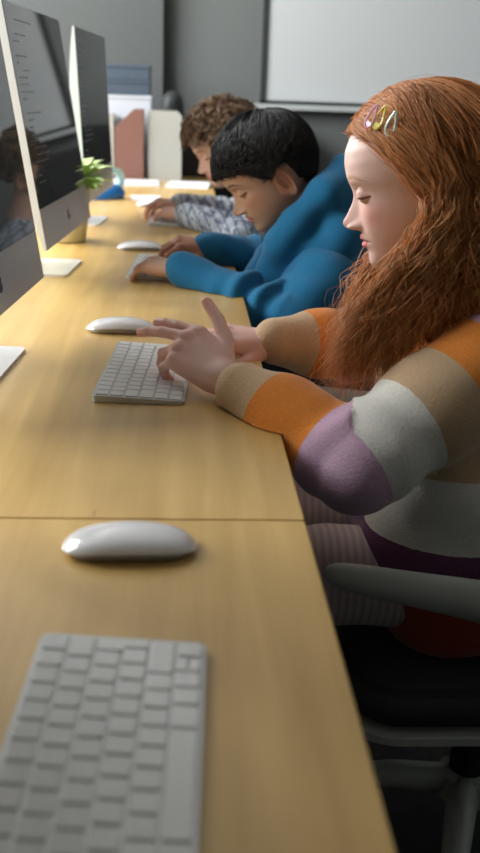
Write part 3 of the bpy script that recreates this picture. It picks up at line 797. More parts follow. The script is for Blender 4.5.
MS = [((-.0425, .756), 2, 'white mouse lying nearest the camera above the big keyboard'),
      ((-.100, 1.556), 1, 'white mouse beyond the girl\'s keyboard, near her fingertips'),
      ((-.108, 2.415), 4, 'white mouse beyond the keyboard of the boy in blue'),
      ((-.108, 3.37), 4, 'farthest small white mouse near the boy in plaid')]
for i, (p, a, l) in enumerate(MS):
    o = ms if i == 0 else copy_tree(ms)
    o.location = (*p, TZ); o.rotation_euler.z = math.radians(a); tag(o, l, 'mouse', 'white computer mice on the desk')

# ------------------------------------------------------------------ things at the end of the desk
def magazine_file(name, x0, x1, y0, y1, h, cut, m, label, slope_left=True):
    t = empty(name, ((x0 + x1) / 2, (y0 + y1) / 2, TZ)); w, d = (x1 - x0) / 2, (y1 - y0) / 2; th = .004
    tag(t, label, 'magazine file')
    bm = bmesh.new()
    if slope_left: pf = [(-w, 0), (w, 0), (w, h), (w - .04, h), (-w, h - cut)]
    else: pf = [(-w, 0), (w, 0), (w, h - cut), (w - .02, h), (-w, h)]
    prism(bm, pf, -d, -d + th, 'y'); prism(bm, pf, d - th, d, 'y')
    box_bm(bm, -w, -w + th, -d + th, d - th, 0, pf[-1][1]); box_bm(bm, w - th, w, -d + th, d - th, 0, pf[2][1])
    box_bm(bm, -w + th, w - th, -d + th, d - th, 0, th)
    bm_obj('file_shell', bm, m, t)
    return t
magazine_file('magazine_file', -.299, -.178, 4.31, 4.40, .292, .075, M['file_brown'], 'reddish-brown magazine file with slanted top standing at desk end')
magazine_file('magazine_file', -.160, -.018, 4.33, 4.42, .288, .02, M['file_white'], 'wide pale grey magazine file standing right of the brown one', False)
magazine_file('magazine_file', -.372, -.305, 4.34, 4.43, .27, .02, M['file_white'], 'narrow pale magazine file standing left of the brown one')
t = empty('storage_box', (-.245, 4.52, TZ)); tag(t, 'white storage box behind the brown file, with blue boxes on it', 'box')
box('box_body', -.095, .095, -.075, .075, 0, .33, M['box_white'], t, .004); box('lid', -.098, .098, -.078, .078, .331, .345, M['box_white'], t, .003)
for i, (z, l) in enumerate(((.3465, 'lower slate-blue box of the two stacked on white box'), (.4085, 'upper slate-blue box on top of the stack at desk end'))):
    t = empty('flat_box', (-.250, 4.52, TZ + z)); tag(t, l, 'box', 'slate-blue flat boxes')
    box('box_body', -.092, .092, -.075, .075, 0, .046, M['box_navy'], t, .003); box('lid', -.096, .096, -.078, .078, .0465, .0605, M['box_navy'], t, .003)
def sheet(x0, x1, y0, y1, h, rz, label, name='paper_stack', cat='paper', z=0):
    bm = bmesh.new(); w, d = (x1 - x0) / 2, (y1 - y0) / 2; r = random.Random(int(x0 * 999))
    n = max(1, int(h / .0028)); 
    for k in range(n):
        a, b = r.uniform(-.003, .003), r.uniform(-.003, .003); box_bm(bm, -w + a, w + a, -d + b, d + b, k * h / n, (k + .92) * h / n)
    o = bm_obj(name, bm, M['paper']); o.location = ((x0 + x1) / 2, (y0 + y1) / 2, TZ + .0006 + z); o.rotation_euler.z = math.radians(rz); tag(o, label, cat)
sheet(-.335, -.11, 4.06, 4.27, .010, 3, 'stack of white paper lying before the brown file')
sheet(-.07, .10, 4.05, 4.26, .009, -4, 'stack of white paper lying beside the far boy\'s head')
sheet(-.19, -.085, 3.53, 3.68, .004, 6, 'white notebook lying beyond the farthest mouse', 'notebook', 'notebook')

# tape dispenser
t = empty('tape_dispenser', (-.284, 3.55, TZ), math.radians(35)); tag(t, 'blue tape dispenser with clear roll beyond the far computer', 'tape dispenser')
def f(P):
    d = smin(elld(P, (0, 0, .010), (.062, .036, .030)), elld(P, (.035, 0, .022), (.045, .030, .030)), .02)
    return np.maximum(d, -P[:, 2] + .0008)
V, F = implicit(f, (-.085, -.05, -.01), (.095, .05, .065), .003)
from_arrays('dispenser_base', V, F, M['blue_plastic'], t)
bm = bmesh.new(); prof = [(.022, -.012), (.043, -.012), (.043, .012), (.022, .012)]
n = 36; rings = [[bm.verts.new((.035 + r * math.cos(2 * PI * k / n), y, .066 + r * math.sin(2 * PI * k / n))) for k in range(n)] for r, y in prof]
for i in range(4):
    for k in range(n): bm.faces.new((rings[i][k], rings[i][(k + 1) % n], rings[(i + 1) % 4][(k + 1) % n], rings[(i + 1) % 4][k]))
bmesh.ops.recalc_face_normals(bm, faces=bm.faces); bm_obj('tape_roll', bm, M['tape'], t, False)
bm = bmesh.new(); prism(bm, [(-.070, .020), (-.055, .040), (-.045, .040), (-.04, .012)], -.012, .012, 'y'); bm_obj('cutter', bm, M['blue_plastic'], t)

# potted plant behind the middle computer
t = empty('potted_plant', (-.300, 2.53, TZ)); tag(t, 'small leafy plant in a cream pot between the two far computers', 'potted plant')
bm = bmesh.new(); lathe(bm, [(.046, .0006), (.050, .004), (.058, .07), (.063, .132), (.059, .132), (.056, .115), (.02, .115)], 0, 0, 36); bm_obj('pot', bm, M['pot'], t, True)
bm = bmesh.new(); lathe(bm, [(.053, .1155), (.052, .121), (.02, .123)], 0, 0, 24); bm_obj('soil', bm, M['soil'], t)
V, F, Cc = [], [], []; rg = random.Random(4)
for k in range(95):
    az = rg.uniform(0, 2 * PI); el = rg.uniform(.45, 1.5); L = rg.uniform(.06, .125); w = L * .2
    bx, by = .02 * math.cos(az), .02 * math.sin(az); n0 = len(V)
    for i in range(7):
        s = i / 6; bend = el - s * 1.3
        hx = L * s * math.cos(el - s * .5); hz = L * s * math.sin(el - s * .45) + .125
        ww = w * math.sin(PI * min(1, .12 + s * .88)) ** .8
        for q in (-1, 0, 1):
            V.append((bx + hx * math.cos(az) - q * ww * math.sin(az), by + hx * math.sin(az) + q * ww * math.cos(az), hz + abs(q) * ww * .35))
            c = rg.random(); Cc.append((.62, .74, .40) if q else (.36, .60, .10))
    for i in range(6):
        for q in (0, 1): a = n0 + i * 3 + q; F.append((a, a + 1, a + 4, a + 3))
o = from_arrays('leaves', V, F, M['leaf'], t, cols=np.array(Cc))

# ------------------------------------------------------------------ chairs
def make_chair():
    t = empty('office_chair', (0, 0, 0))          # faces -X; seat top at .405
    bm = bmesh.new(); prism(bm, rrect(-.235, .21, -.225, .225, .07, 8), .345, .405); 
    bmesh.ops.bevel(bm, geom=[e for e in bm.edges if abs(e.verts[0].co.z - e.verts[1].co.z) < 1e-5], offset=.016, segments=4, affect='EDGES')
    bm_obj('seat', bm, M['seat_fabric'], t, True)
    bm = bmesh.new(); prism(bm, rrect(-.24, .215, -.23, .23, .07, 8), .328, .344, bev=.003); bm_obj('seat_rim', bm, M['chair_white'], t)
    for s in (-1, 1):        # broad swooping arm bands
        pts = [(-.285, .2, .562), (-.20, .225, .556), (-.11, .236, .546), (-.02, .242, .528), (.07, .246, .503), (.15, .245, .475), (.20, .235, .42), (.20, .215, .365), (.14, .19, .337)]
        hh = [.018, .021, .026, .034, .042, .048, .046, .040, .030]
        bm = bmesh.new(); rings = []
        for i, (x, y, z) in enumerate(pts):
            p0 = Vector(pts[max(i - 1, 0)]); p1 = Vector(pts[min(i + 1, len(pts) - 1)]); tt = (p1 - p0).normalized()
            nrm = tt.cross(Vector((0, 1, 0))).normalized(); ring = []
            for k in range(14):
                a = 2 * PI * k / 14; ring.append(bm.verts.new(Vector((x, s * y, z)) + nrm * math.sin(a) * hh[i] + Vector((0, 1, 0)) * math.cos(a) * .019))
            rings.append(ring)
        for i in range(len(rings) - 1):
            for k in range(14): bm.faces.new((rings[i][k], rings[i][(k + 1) % 14], rings[i + 1][(k + 1) % 14], rings[i + 1][k]))
        bm.faces.new(rings[0][::-1]); bm.faces.new(rings[-1]); bmesh.ops.recalc_face_normals(bm, faces=bm.faces)
        me = bpy.data.meshes.new('armrest'); bm.to_mesh(me); bm.free(); me.polygons.foreach_set('use_smooth', [True] * len(me.polygons))
        o = link('armrest', me, M['chair_white'], t)
        o.modifiers.new('sub', 'SUBSURF').levels = 2; o.modifiers['sub'].render_levels = 2
    V = []; F = []
    for i in range(13):
        for j in range(13):
            a, b = j / 12 * 2 - 1, i / 12
            V.append((.235 + .05 * b - .06 * (a * a) + .0, a * (.215 - .03 * b * b), .43 + .40 * b))
    n1 = len(V); V += [(x + .018, y, z) for x, y, z in V]
    for i in range(12):
        for j in range(12):
            a = i * 13 + j; F += [(a, a + 13, a + 14, a + 1), (n1 + a, n1 + a + 1, n1 + a + 14, n1 + a + 13)]
    for i in range(12):
        a = i * 13; F += [(a, n1 + a, n1 + a + 13, a + 13), (a + 12, a + 25, n1 + a + 25, n1 + a + 12)]
        F += [(i, i + 1, n1 + i + 1, n1 + i), (156 + i, n1 + 156 + i, n1 + 157 + i, 157 + i)]
    from_arrays('backrest', V, F, M['chair_white'], t)
    bm = bmesh.new(); lathe(bm, [(.028, .09), (.028, .20), (.018, .201), (.018, .328)], 0, 0, 20); bm_obj('gas_column', bm, M['black'], t)
    bm = bmesh.new(); lathe(bm, [(.045, .07), (.05, .08), (.042, .115), (.03, .12)], 0, 0, 24); bm_obj('hub', bm, M['chair_white'], t)
    for k in range(5):
        a = math.radians(72 * k + 178); d = Vector((math.cos(a), math.sin(a), 0))
        bm = bmesh.new(); tube(bm, [d * r + Vector((0, 0, z)) for r, z in ((.03, .098), (.12, .105), (.20, .095), (.27, .072), (.30, .064))], [.024, .022, .019, .016, .012], 10)
        lg = bm_obj('leg', bm, M['chair_white'], t, True)
        c = d * .285; pp = Vector((-d.y, d.x, 0))
        bm = bmesh.new()
        for s in (-1, 1):
            q = c + pp * .012 * s
            for sgn in (0,):
                ra = [bm.verts.new(q + pp * .007 * s + d * math.cos(2 * PI * i / 16) * .025 + Vector((0, 0, .0255 + math.sin(2 * PI * i / 16) * .025))) for i in range(16)]
                rb = [bm.verts.new(q - pp * .006 * s + d * math.cos(2 * PI * i / 16) * .025 + Vector((0, 0, .0255 + math.sin(2 * PI * i / 16) * .025))) for i in range(16)]
                bm.faces.new(ra); bm.faces.new(rb[::-1])
                for i in range(16): bm.faces.new((ra[i], ra[(i + 1) % 16], rb[(i + 1) % 16], rb[i]))
        bmesh.ops.recalc_face_normals(bm, faces=bm.faces)
        bm_obj('caster', bm, M['black'], lg)
    return t
ch = make_chair()
CH = [((.455, 1.265), 0, 'white-framed office chair with dark seat under the red-haired girl'),
      ((.42, 2.06), 4, 'office chair under the boy in the blue hoodie'),
      ((.36, 2.93), -5, 'office chair under the boy in the plaid shirt')]
for i, (p, a, l) in enumerate(CH):
    o = ch if i == 0 else copy_tree(ch)
    o.location = (*p, 0); o.rotation_euler.z = math.radians(a); tag(o, l, 'chair', 'office chairs along the desk')

# ================================================================== PEOPLE
def Z(p): return np.array((p[0], p[1], p[2] + TZ))
def frame(nose, yaw, pitch, roll=0):
    y, p = math.radians(yaw), math.radians(pitch)
    F = np.array((-math.cos(y) * math.cos(p), math.sin(y) * math.cos(p), -math.sin(p)))
    F, U, R = basis(F, (0, 0, 1)); L = -R; r = math.radians(roll)
    U, L = U * math.cos(r) + L * math.sin(r), L * math.cos(r) - U * math.sin(r)
    Mx = np.stack([F, L, U], 1)
    return Mx, Z(nose) - Mx @ np.array((.105, 0, -.037))
def hair_cap(Mx, O, thr, thick, seed, amp=.004, back=0.0):
    xs, ys = zip(*thr)
    def f(P):
        q = (P - O.astype(np.float32)) @ Mx.astype(np.float32) - SK_C.astype(np.float32)
        r = np.linalg.norm(q / SK_R.astype(np.float32), axis=1)
        dr = q / (SK_R * r[:, None] + 1e-6).astype(np.float32)
        al = np.degrees(np.arctan2(np.abs(dr[:, 1]), dr[:, 0]))
        lim = np.interp(al, xs, ys)
        d = (r - thick) * .082 + amp * wob(P, seed, 9, 90, 260)
        m = (lim - dr[:, 2]) * .075
        return smin(d, d + 9, .01) * 0 + -smin(-d, -m, .012)
    return implicit(f, O - .16, O + .16, .003)

def dress(cfg, top_m, sleeve_wrinkle, name_top, name_pants, pants_m, root, base, extra=None, attrs=False, amp=.004, h=.0048):
    S, E_, Wr = cfg['S'], cfg['E'], cfg['W']; r = cfg['r']; pel, chest, nb = cfg['pelvis'], cfg['chest'], cfg['neck']
    lat = (S[1] - S[0]); lat = lat / np.linalg.norm(lat)
    zc = cfg['hem']
    def arm(P, i):
        mid = (S[i] + E_[i]) / 2; mf = (E_[i] + Wr[i]) / 2
        d = smin(capsd(P, S[i], mid, r[0], r[1]), capsd(P, mid, E_[i], r[1], r[2]), .02)
        d = smin(d, capsd(P, E_[i], mf, r[2], r[3]), .02)
        fd = (E_[i] - Wr[i]) / np.linalg.norm(E_[i] - Wr[i]); cu = Wr[i] + fd * cfg.get('cuff', .012) * (1, .1)[i]
        d = smin(d, capsd(P, mf, cu, r[3], r[4]), .015)
        dd, par = seg_param(P, [S[i], E_[i], Wr[i]])
        fold = np.sin(par * sleeve_wrinkle + 1.0 * np.sin(P @ np.array((19., 14., 27.), dtype=np.float32))) * np.exp(-((par - .52) / .16) ** 2)
        return d - fold * amp * 1.5 - wob(P, 5 + i, 6, 25, 75) * amp * .4
    def torso(P):
        w = cfg['tw']
        a0, a1 = chest - lat * w, pel - lat * w * .95; b0, b1 = chest + lat * w, pel + lat * w * .95
        d = smin(capsd(P, a0, a1, cfg['tr'], cfg['tr'] * 1.08), capsd(P, b0, b1, cfg['tr'], cfg['tr'] * 1.08), .05)
        d = smin(d, capsd(P, S[0] * .8 + nb * .2, S[1] * .8 + nb * .2, .055, .055), .06)
        d = smin(d, capsd(P, chest, nb, .09, .055), .05)
        if extra: d = extra(P, d)
        d = d - wob(P, 21, 6, 12, 40) * amp * .9
        return smin(-d * 1., P[:, 2] - zc, .0) if False else np.maximum(d, zc - P[:, 2])
    def f(P):
        t = torso(P); return smin(smin(t, arm(P, 0), .03), arm(P, 1), .03)
    pts = np.array([S[0], S[1], E_[0], E_[1], Wr[0], Wr[1], chest, pel, nb])
    lo = pts.min(0) - .15; hi = pts.max(0) + .17; lo[2] = zc - .01
    V, F = implicit(f, lo, hi, h)
    at = None
    if attrs:
        t = torso(V.astype(np.float32)); a = [arm(V.astype(np.float32), i) for i in (0, 1)]
        am = np.minimum(a[0], a[1]); i = np.where(a[0] < a[1], 0, 1); par = np.zeros(len(V))
        for k in (0, 1):
            s0 = S[k] + (S[k] - E_[k]) / np.linalg.norm(S[k] - E_[k]) * .10
            par = np.where(i == k, seg_param(V, [s0, E_[k], Wr[k]])[1] if k == 0 else 1 - (1 - seg_param(V, [s0, E_[k], Wr[k]])[1]) * 1.2, par)
        at = {'arm': par, 'tor': np.clip((V[:, 2] - TZ + .40) / .55, 0, 1), 'msk': np.clip(.5 + (t - am) / .012 - .6 * 0, 0, 1)}
    V = keep_off_desk(V)
    from_arrays(name_top, V, F, top_m, root, base, attrs=at)
    # trousers and legs
    H = [pel - lat * .075, pel + lat * .075]; K = cfg['K']; A = cfg['A']
    def g(P):
        d = capsd(P, H[0], H[1], .095, .095)
        for i in (0, 1):
            d = smin(d, smin(capsd(P, H[i], K[i], .085, .06), capsd(P, K[i], A[i], .058, .042), .02), .03)
        return d - wob(P, 9, 6, 20, 60) * .003
    pts = np.array(H + K + A); lo = pts.min(0) - .12; hi = pts.max(0) + .12
    V, F = implicit(g, lo, hi, .007); from_arrays(name_pants, V, F, pants_m, root, base)
    for i in (0, 1):
        a = A[i].copy(); a[2] = .035
        def s(P):
            d = smin(capsd(P, a + np.array((.02, 0, .005)), a + np.array((-.14, 0, -.008)), .036, .030), capsd(P, a + np.array((.01, 0, .05)), a, .038, .036), .02)
            return np.maximum(d, .001 - P[:, 2])
        V, F = implicit(s, a + np.array((-.2, -.06, -.04)), a + np.array((.08, .06, .11)), .005); from_arrays('shoe', V, F, M['shoe'], root, base)

def body_skin(cfg, Mx, O, sk):
    S, E_, Wr = cfg['S'], cfg['E'], cfg['W']; nk0 = O + Mx @ np.array((-.020, 0, -.045)); nb = cfg['neck']
    H = [cfg['pelvis'] + np.array((0, s * .075, 0)) for s in (-1, 1)]
    def f(P):
        d = capsd(P, nk0, nb, .047 * cfg.get('nk', 1), .052)
        d = smin(d, capsd(P, O + Mx @ np.array((.012, 0, -.075)), nk0 * .3 + nb * .7, .036, .045), .02)
        d = smin(d, capsd(P, nb, cfg['chest'], .05, .075), .03)
        d = smin(d, capsd(P, cfg['chest'], cfg['pelvis'], .08, .085), .03)
        for i in (0, 1):
            d = smin(d, smin(capsd(P, nb, S[i], .04, .038), smin(capsd(P, S[i], E_[i], .036, .028), capsd(P, E_[i], Wr[i], .027, .019), .01), .02), .02)
            d = smin(d, smin(capsd(P, H[i], cfg['K'][i], .07, .045), capsd(P, cfg['K'][i], cfg['A'][i], .042, .03), .01), .02)
        return d
    pts = np.array([nk0, nb, *S, *E_, *Wr, cfg['pelvis'], *cfg['K'], *cfg['A']])
    V, F = implicit(f, pts.min(0) - .1, pts.max(0) + .1, .0065)
    return keep_off_desk(V), F, np.broadcast_to(np.array(sk), V.shape)
def hairstrands(name, P, rad, col, m, root, base):
    V, F, c = strands(P, rad, col); return from_arrays(name, V, F, m, root, base, cols=c)

def person(label, base, cfg, head, hands, sk, lipc, browc, lashc, blush, fem, ears, freck=0, scale=1.0):
    Mx, O = head
    parts = [body_skin(cfg, Mx, O, sk)]
    V, F, c = head_mesh(sk, lipc, browc, lashc, blush, fem, freck); parts.append(((V * scale) @ Mx.T + O, F, c))
    for s in ears:
        V, F, c = ear_mesh(sk, s); parts.append(((V * scale) @ Mx.T + O, F, c))
    parts += hands
    V, F, c = join(parts)
    root = from_arrays('person', V, F, M['skin'], None, base, cols=c); root.location = base
    tag(root, label, 'person'); return root

def curve_over(root_dirs, targ_dirs, N, f0, f1, Mx, O, rad=None):
    """strand paths over the skull from root to target direction, radius factor f0 -> f1"""
    t = np.linspace(0, 1, N)[None, :, None]
    d = slerp(root_dirs[:, None, :], targ_dirs[:, None, :], t)
    f = f0[:, None, None] * (1 - t) + f1[:, None, None] * t
    if rad is not None:
        d = d + np.array((-.08, 0, .17)) * (np.sin(t * PI) * rad[:, None, None]); d /= np.linalg.norm(d, axis=2, keepdims=True)
    return (SK_C + d * SK_R * f) @ Mx.T + O

# ---------------------------------------------------------------- the girl
SKG = (.84, .59, .52)
cfg = dict(S=[Z((.385, 1.135, .075)), Z((.40, 1.42, .08))], E=[Z((.200, 1.045, -.030)), Z((.275, 1.49, .0))],
           W=[Z((.052, 1.192, .028)), Z((.135, 1.425, .020))], r=(.068, .062, .056, .051, .036), neck=Z((.372, 1.275, .11)),
           chest=Z((.375, 1.275, .0)), pelvis=Z((.455, 1.265, -.235)), hem=TZ - .325, tw=.065, tr=.105, cuff=.036,
           K=[Z((.12, 1.16, -.235)), Z((.12, 1.38, -.235))], A=[Z((.10, 1.15, -.66)), Z((.12, 1.40, -.66))])
Mg, Og = frame((.201, 1.25, .217), 10, 14.5)
hl = hand_mesh(cfg['W'][0], (-.62, .66, .42), (-.20, -.50, .84), True, cfg['E'][0], (.80, .53, .46), (.78, .36, .32), .95,
               curl={'index': (14, 8, 6), 'middle': (17, 10, 8), 'ring': (44, 32, 18), 'pinky': (54, 42, 25)},
               spl={'index': -16, 'middle': -20, 'ring': -24, 'pinky': -28},
               thumbw=[Z(q) for q in ((.055, 1.218, .040), (.056, 1.246, .062), (.046, 1.272, .085), (.031, 1.294, .104))], h=.0016)
hr = hand_mesh(cfg['W'][1], (-.97, -.10, .10), (-.2, -.30, .93), False, cfg['E'][1], (.78, .50, .43), (.76, .36, .32), .90,
               curl={k: (22, 26, 16) for k in FING}, h=.0018)
base = (.455, 1.265, 0)
girl = person('girl with long curly red hair and a striped knit sweater, typing nearest the camera', base, cfg, (Mg, Og), [hl, hr],
              SKG, (.72, .20, .20), (.50, .27, .14), (.10, .05, .035), (.84, .36, .33), True, (1, -1), .35)
def gx(P, d):
    d = smin(d, capsd(P, Z((.31, 1.17, -.19)), Z((.31, 1.36, -.19)), .075, .075), .06)      # sweater bunched over the lap
    d = smin(d, capsd(P, Z((.345, 1.13, -.10)), Z((.36, 1.17, -.27)), .075, .085), .05)
    return smin(d, np.sqrt((np.linalg.norm((P - Z((.352, 1.27, .118)).astype(np.float32))[:, :2], axis=1) - .062) ** 2 + (P[:, 2] - TZ - .118) ** 2) - .018, .015)
dress(cfg, M['knit'], 46, 'striped_sweater', 'striped_trousers', M['pants_pink'], girl, base, gx, True, .0024, .0045)

def thr_dir(d, thr):
    al = np.degrees(np.arctan2(np.abs(d[:, 1]), d[:, 0])); return np.interp(al, *zip(*thr))
THG = ((0, .56), (35, .56), (60, .47), (75, .32), (90, .0), (115, -.5), (180, -.7))
V1, F1 = hair_cap(Mg, Og, THG, 1.075, 3, .002)
# body of the hair hanging at both sides and behind
GS = []
rg = np.random.default_rng(8)
def girl_paths(nc, per, spread, wave, seed):
    rg = np.random.default_rng(seed)
    d = rand_dirs(nc * 14, rg); d = d[d[:, 2] > thr_dir(d, THG) + .01]
    d = d[:nc]; n = len(d)
    s = np.where(d[:, 1] > .015, 1., np.where(d[:, 1] < -.015, -1., rg.choice([-1., 1.], n)))
    al = np.degrees(np.arctan2(np.abs(d[:, 1]), d[:, 0]))
    at = np.interp(al, [0, 60, 110, 180], [96, 101, 126, 168]) + rg.normal(0, 3.5, n); at = np.clip(at, 90, 178)
    el = math.radians(-17) + rg.normal(0, .08, n)
    tg = np.stack([np.cos(np.radians(at)) * np.cos(el), s * np.sin(np.radians(at)) * np.cos(el), np.sin(el)], 1)
    lay = rg.uniform(0, 1, n)
    # expand clumps to single strands
    D = np.repeat(d, per, 0) + rg.normal(0, .05, (n * per, 3)); D /= np.linalg.norm(D, axis=1, keepdims=True)
    T = np.repeat(tg, per, 0) + rg.normal(0, .035, (n * per, 3)); T /= np.linalg.norm(T, axis=1, keepdims=True)
    s = np.repeat(s, per); at = np.repeat(at, per); lay = np.repeat(lay, per); m = n * per
    N1, N2 = 11, 21
    A = curve_over(D, T, N1, 1.05 + .06 * lay, 1.08 + .28 * lay + .06 * rg.random(m), Mg, Og, np.repeat(np.clip((75 - al) / 50, 0, 1), per))
    # lift at the crown
    P0 = A[:, -1]; dv = A[:, -1] - A[:, -3]; dv /= np.linalg.norm(dv, axis=1, keepdims=True)
    t = np.linspace(0, 1, N2 + 1)[1:][None, :, None]
    front = np.clip((128 - at) / 33, 0, 1)[:, None, None]
    L = (.150 + .085 * front[:, 0, 0] + rg.uniform(-.035, .03, m))[:, None, None] * np.where(s < 0, .92, 1)[:, None, None]
    dx = -(.092 + .013 * rg.normal(size=(m, 1, 1))) * front * (lambda q: q * q * (3 - 2 * q))(np.clip(t * 1.05, 0, 1)) + .045 * (1 - front) * t
    yy = (-s)[:, None, None] * (.020 * np.sin(t * PI) - .030 * t * front)
    zz = -L * t
    Bp = P0[:, None, :] + np.concatenate([dx, yy, zz], 2)
    w = np.exp(-t * 7); Bp = Bp + dv[:, None, :] * .05 * (t) * w
    P = np.concatenate([A, Bp], 1); N = N1 + N2
    # waves, shared inside a clump, growing towards the ends
    tt = np.linspace(0, 1, N)[None, :]; ph = np.repeat(rg.uniform(0, 6.28, n), per)[:, None]; ph2 = np.repeat(rg.uniform(0, 6.28, n), per)[:, None]
    k = np.repeat(rg.uniform(4.2, 7.6, n), per)[:, None]; amp = wave * (np.repeat(rg.uniform(.5, 1.3, n), per)[:, None]) * np.clip((tt - .0) / .5, .12, 1)
    off = np.stack([np.sin(k * tt * 6.28 + ph) * amp, np.cos(k * tt * 6.28 + ph2) * amp, .4 * np.sin(k * tt * 6.28 + ph2) * amp], 2)
    off += rg.normal(0, spread, (m, 1, 3)) * (np.clip(tt, .15, 1)[..., None] * .8)
    fz = rg.normal(0, .0011, (m, N, 3)); fz = (fz + np.roll(fz, 1, 1) + np.roll(fz, -1, 1)) * np.clip(tt * 1.5, 0, 1)[..., None]
    return P + off + fz, n, per, lay, tt
P, n, per, lay, tt = girl_paths(1000, 21, .0062, .0072, 8)
m = len(P)
cl = np.repeat(np.random.default_rng(2).uniform(0, 1, n), per)[:, None]
c0 = np.array((.60, .225, .058)) * (1 - cl) + np.array((.92, .48, .19)) * cl
c0 *= np.random.default_rng(5).uniform(.8, 1.2, (m, 1))
hm, hF, hC = strands(P, np.full(m, .00046), c0)
# along the strand the hair itself is paler and blonder towards the ends
fr = np.tile(np.repeat(np.linspace(0, 1, P.shape[1]), 3), m)[:, None]
hC = hC * (1 - fr * .7) + (hC * np.array((1.35, 1.75, 2.1)) + .04) * fr * .7
P2, n2, per2, lay2, _ = girl_paths(1500, 1, .015, .012, 31)
V2, F2, C2 = strands(P2, np.full(len(P2), .00028), np.broadcast_to(np.array((.55, .22, .07)), (len(P2), 3)))
# inner mass
mean = P.reshape(n, per, P.shape[1], 3).mean(1)
sel = mean[(lay[::per] < .35)][::4]
def inner(Q):
    d = np.full(len(Q), 9., dtype=np.float32)
    for pth in sel:
        for a, b in zip(pth[6:-4:4], pth[10::4]): d = np.minimum(d, capsd(Q, a, b, .006, .006))
    return d
pp = sel.reshape(-1, 3)
V3, F3 = implicit(inner, pp.min(0) - .03, pp.max(0) + .03, .005)
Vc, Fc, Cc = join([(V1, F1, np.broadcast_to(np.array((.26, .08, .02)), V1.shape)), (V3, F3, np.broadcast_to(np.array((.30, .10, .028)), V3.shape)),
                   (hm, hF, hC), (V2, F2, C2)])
hair = from_arrays('hair', Vc, Fc, M['hair'], girl, base, cols=Cc)
# three snap clips
def clip(p, ax, nrm, m, L=.027):
    ax, nrm, sd = basis(ax, nrm); bm = bmesh.new()
    pts = []
    for k in range(28):
        a = 2 * PI * k / 28; w = .0062 * (1 - .55 * math.cos(a) * -1 * -1) ; pts.append((math.cos(a) * L / 2, math.sin(a) * (.0048 + .0028 * math.cos(a))))
    ring = []
    for k, (u, v) in enumerate(pts):
        c = Vector(p) + Vector(ax) * u + Vector(sd) * v + Vector(nrm) * (.002 - 14 * (u * u) * .12); ring.append(c)
    n = len(ring); cs = []
    for i in range(n):
        tdir = (ring[(i + 1) % n] - ring[i - 1]).normalized(); a = tdir.cross(Vector(nrm)).normalized()
        cs.append([bm.verts.new(ring[i] + a * math.cos(q) * .00155 + Vector(nrm) * math.sin(q) * .0010) for q in (0, PI / 2, PI, 3 * PI / 2)])
    for i in range(n):
        for k in range(4): bm.faces.new((cs[i][k], cs[i][(k + 1) % 4], cs[(i + 1) % n][(k + 1) % 4], cs[(i + 1) % n][k]))
    tip = [Vector(p) + Vector(ax) * (L / 2 - .001) + Vector(sd) * w + Vector(nrm) * h for w in (-.0045, .0045) for h in (-.0006, .0018)]
    tl = [Vector(p) + Vector(ax) * (L / 2 - .007) + Vector(sd) * w * .8 + Vector(nrm) * h for w in (-.0035, .0035) for h in (-.0002, .0022)]
    vs = [bm.verts.new(v) for v in tip + tl]
    for f in ((0, 1, 3, 2), (4, 6, 7, 5), (0, 4, 5, 1), (2, 3, 7, 6), (1, 5, 7, 3), (0, 2, 6, 4)): bm.faces.new([vs[i] for i in f])
    bmesh.ops.recalc_face_normals(bm, faces=bm.faces)
    bmesh.ops.translate(bm, verts=bm.verts, vec=-Vector(base))
    o = bm_obj('hair_clip', bm, m, hair); return o
for (dl, m_, lb) in (((.38, .61, .55), M['clip_pink'], 'pink'), ((.31, .66, .52), M['clip_yellow'], 'yellow'), ((.22, .73, .44), M['clip_mint'], 'mint')):
    d = np.array(dl); d /= np.linalg.norm(d); p = (SK_C + d * SK_R * 1.262) @ Mg.T + Og
    nrm = (d / SK_R); nrm = Mg @ (nrm / np.linalg.norm(nrm))
    o = clip(p, np.array((-.42, 0, -1.)) if lb != 'mint' else np.array((-.25, 0, -1.)), nrm, m_); o['label'] = lb + ' snap clip'

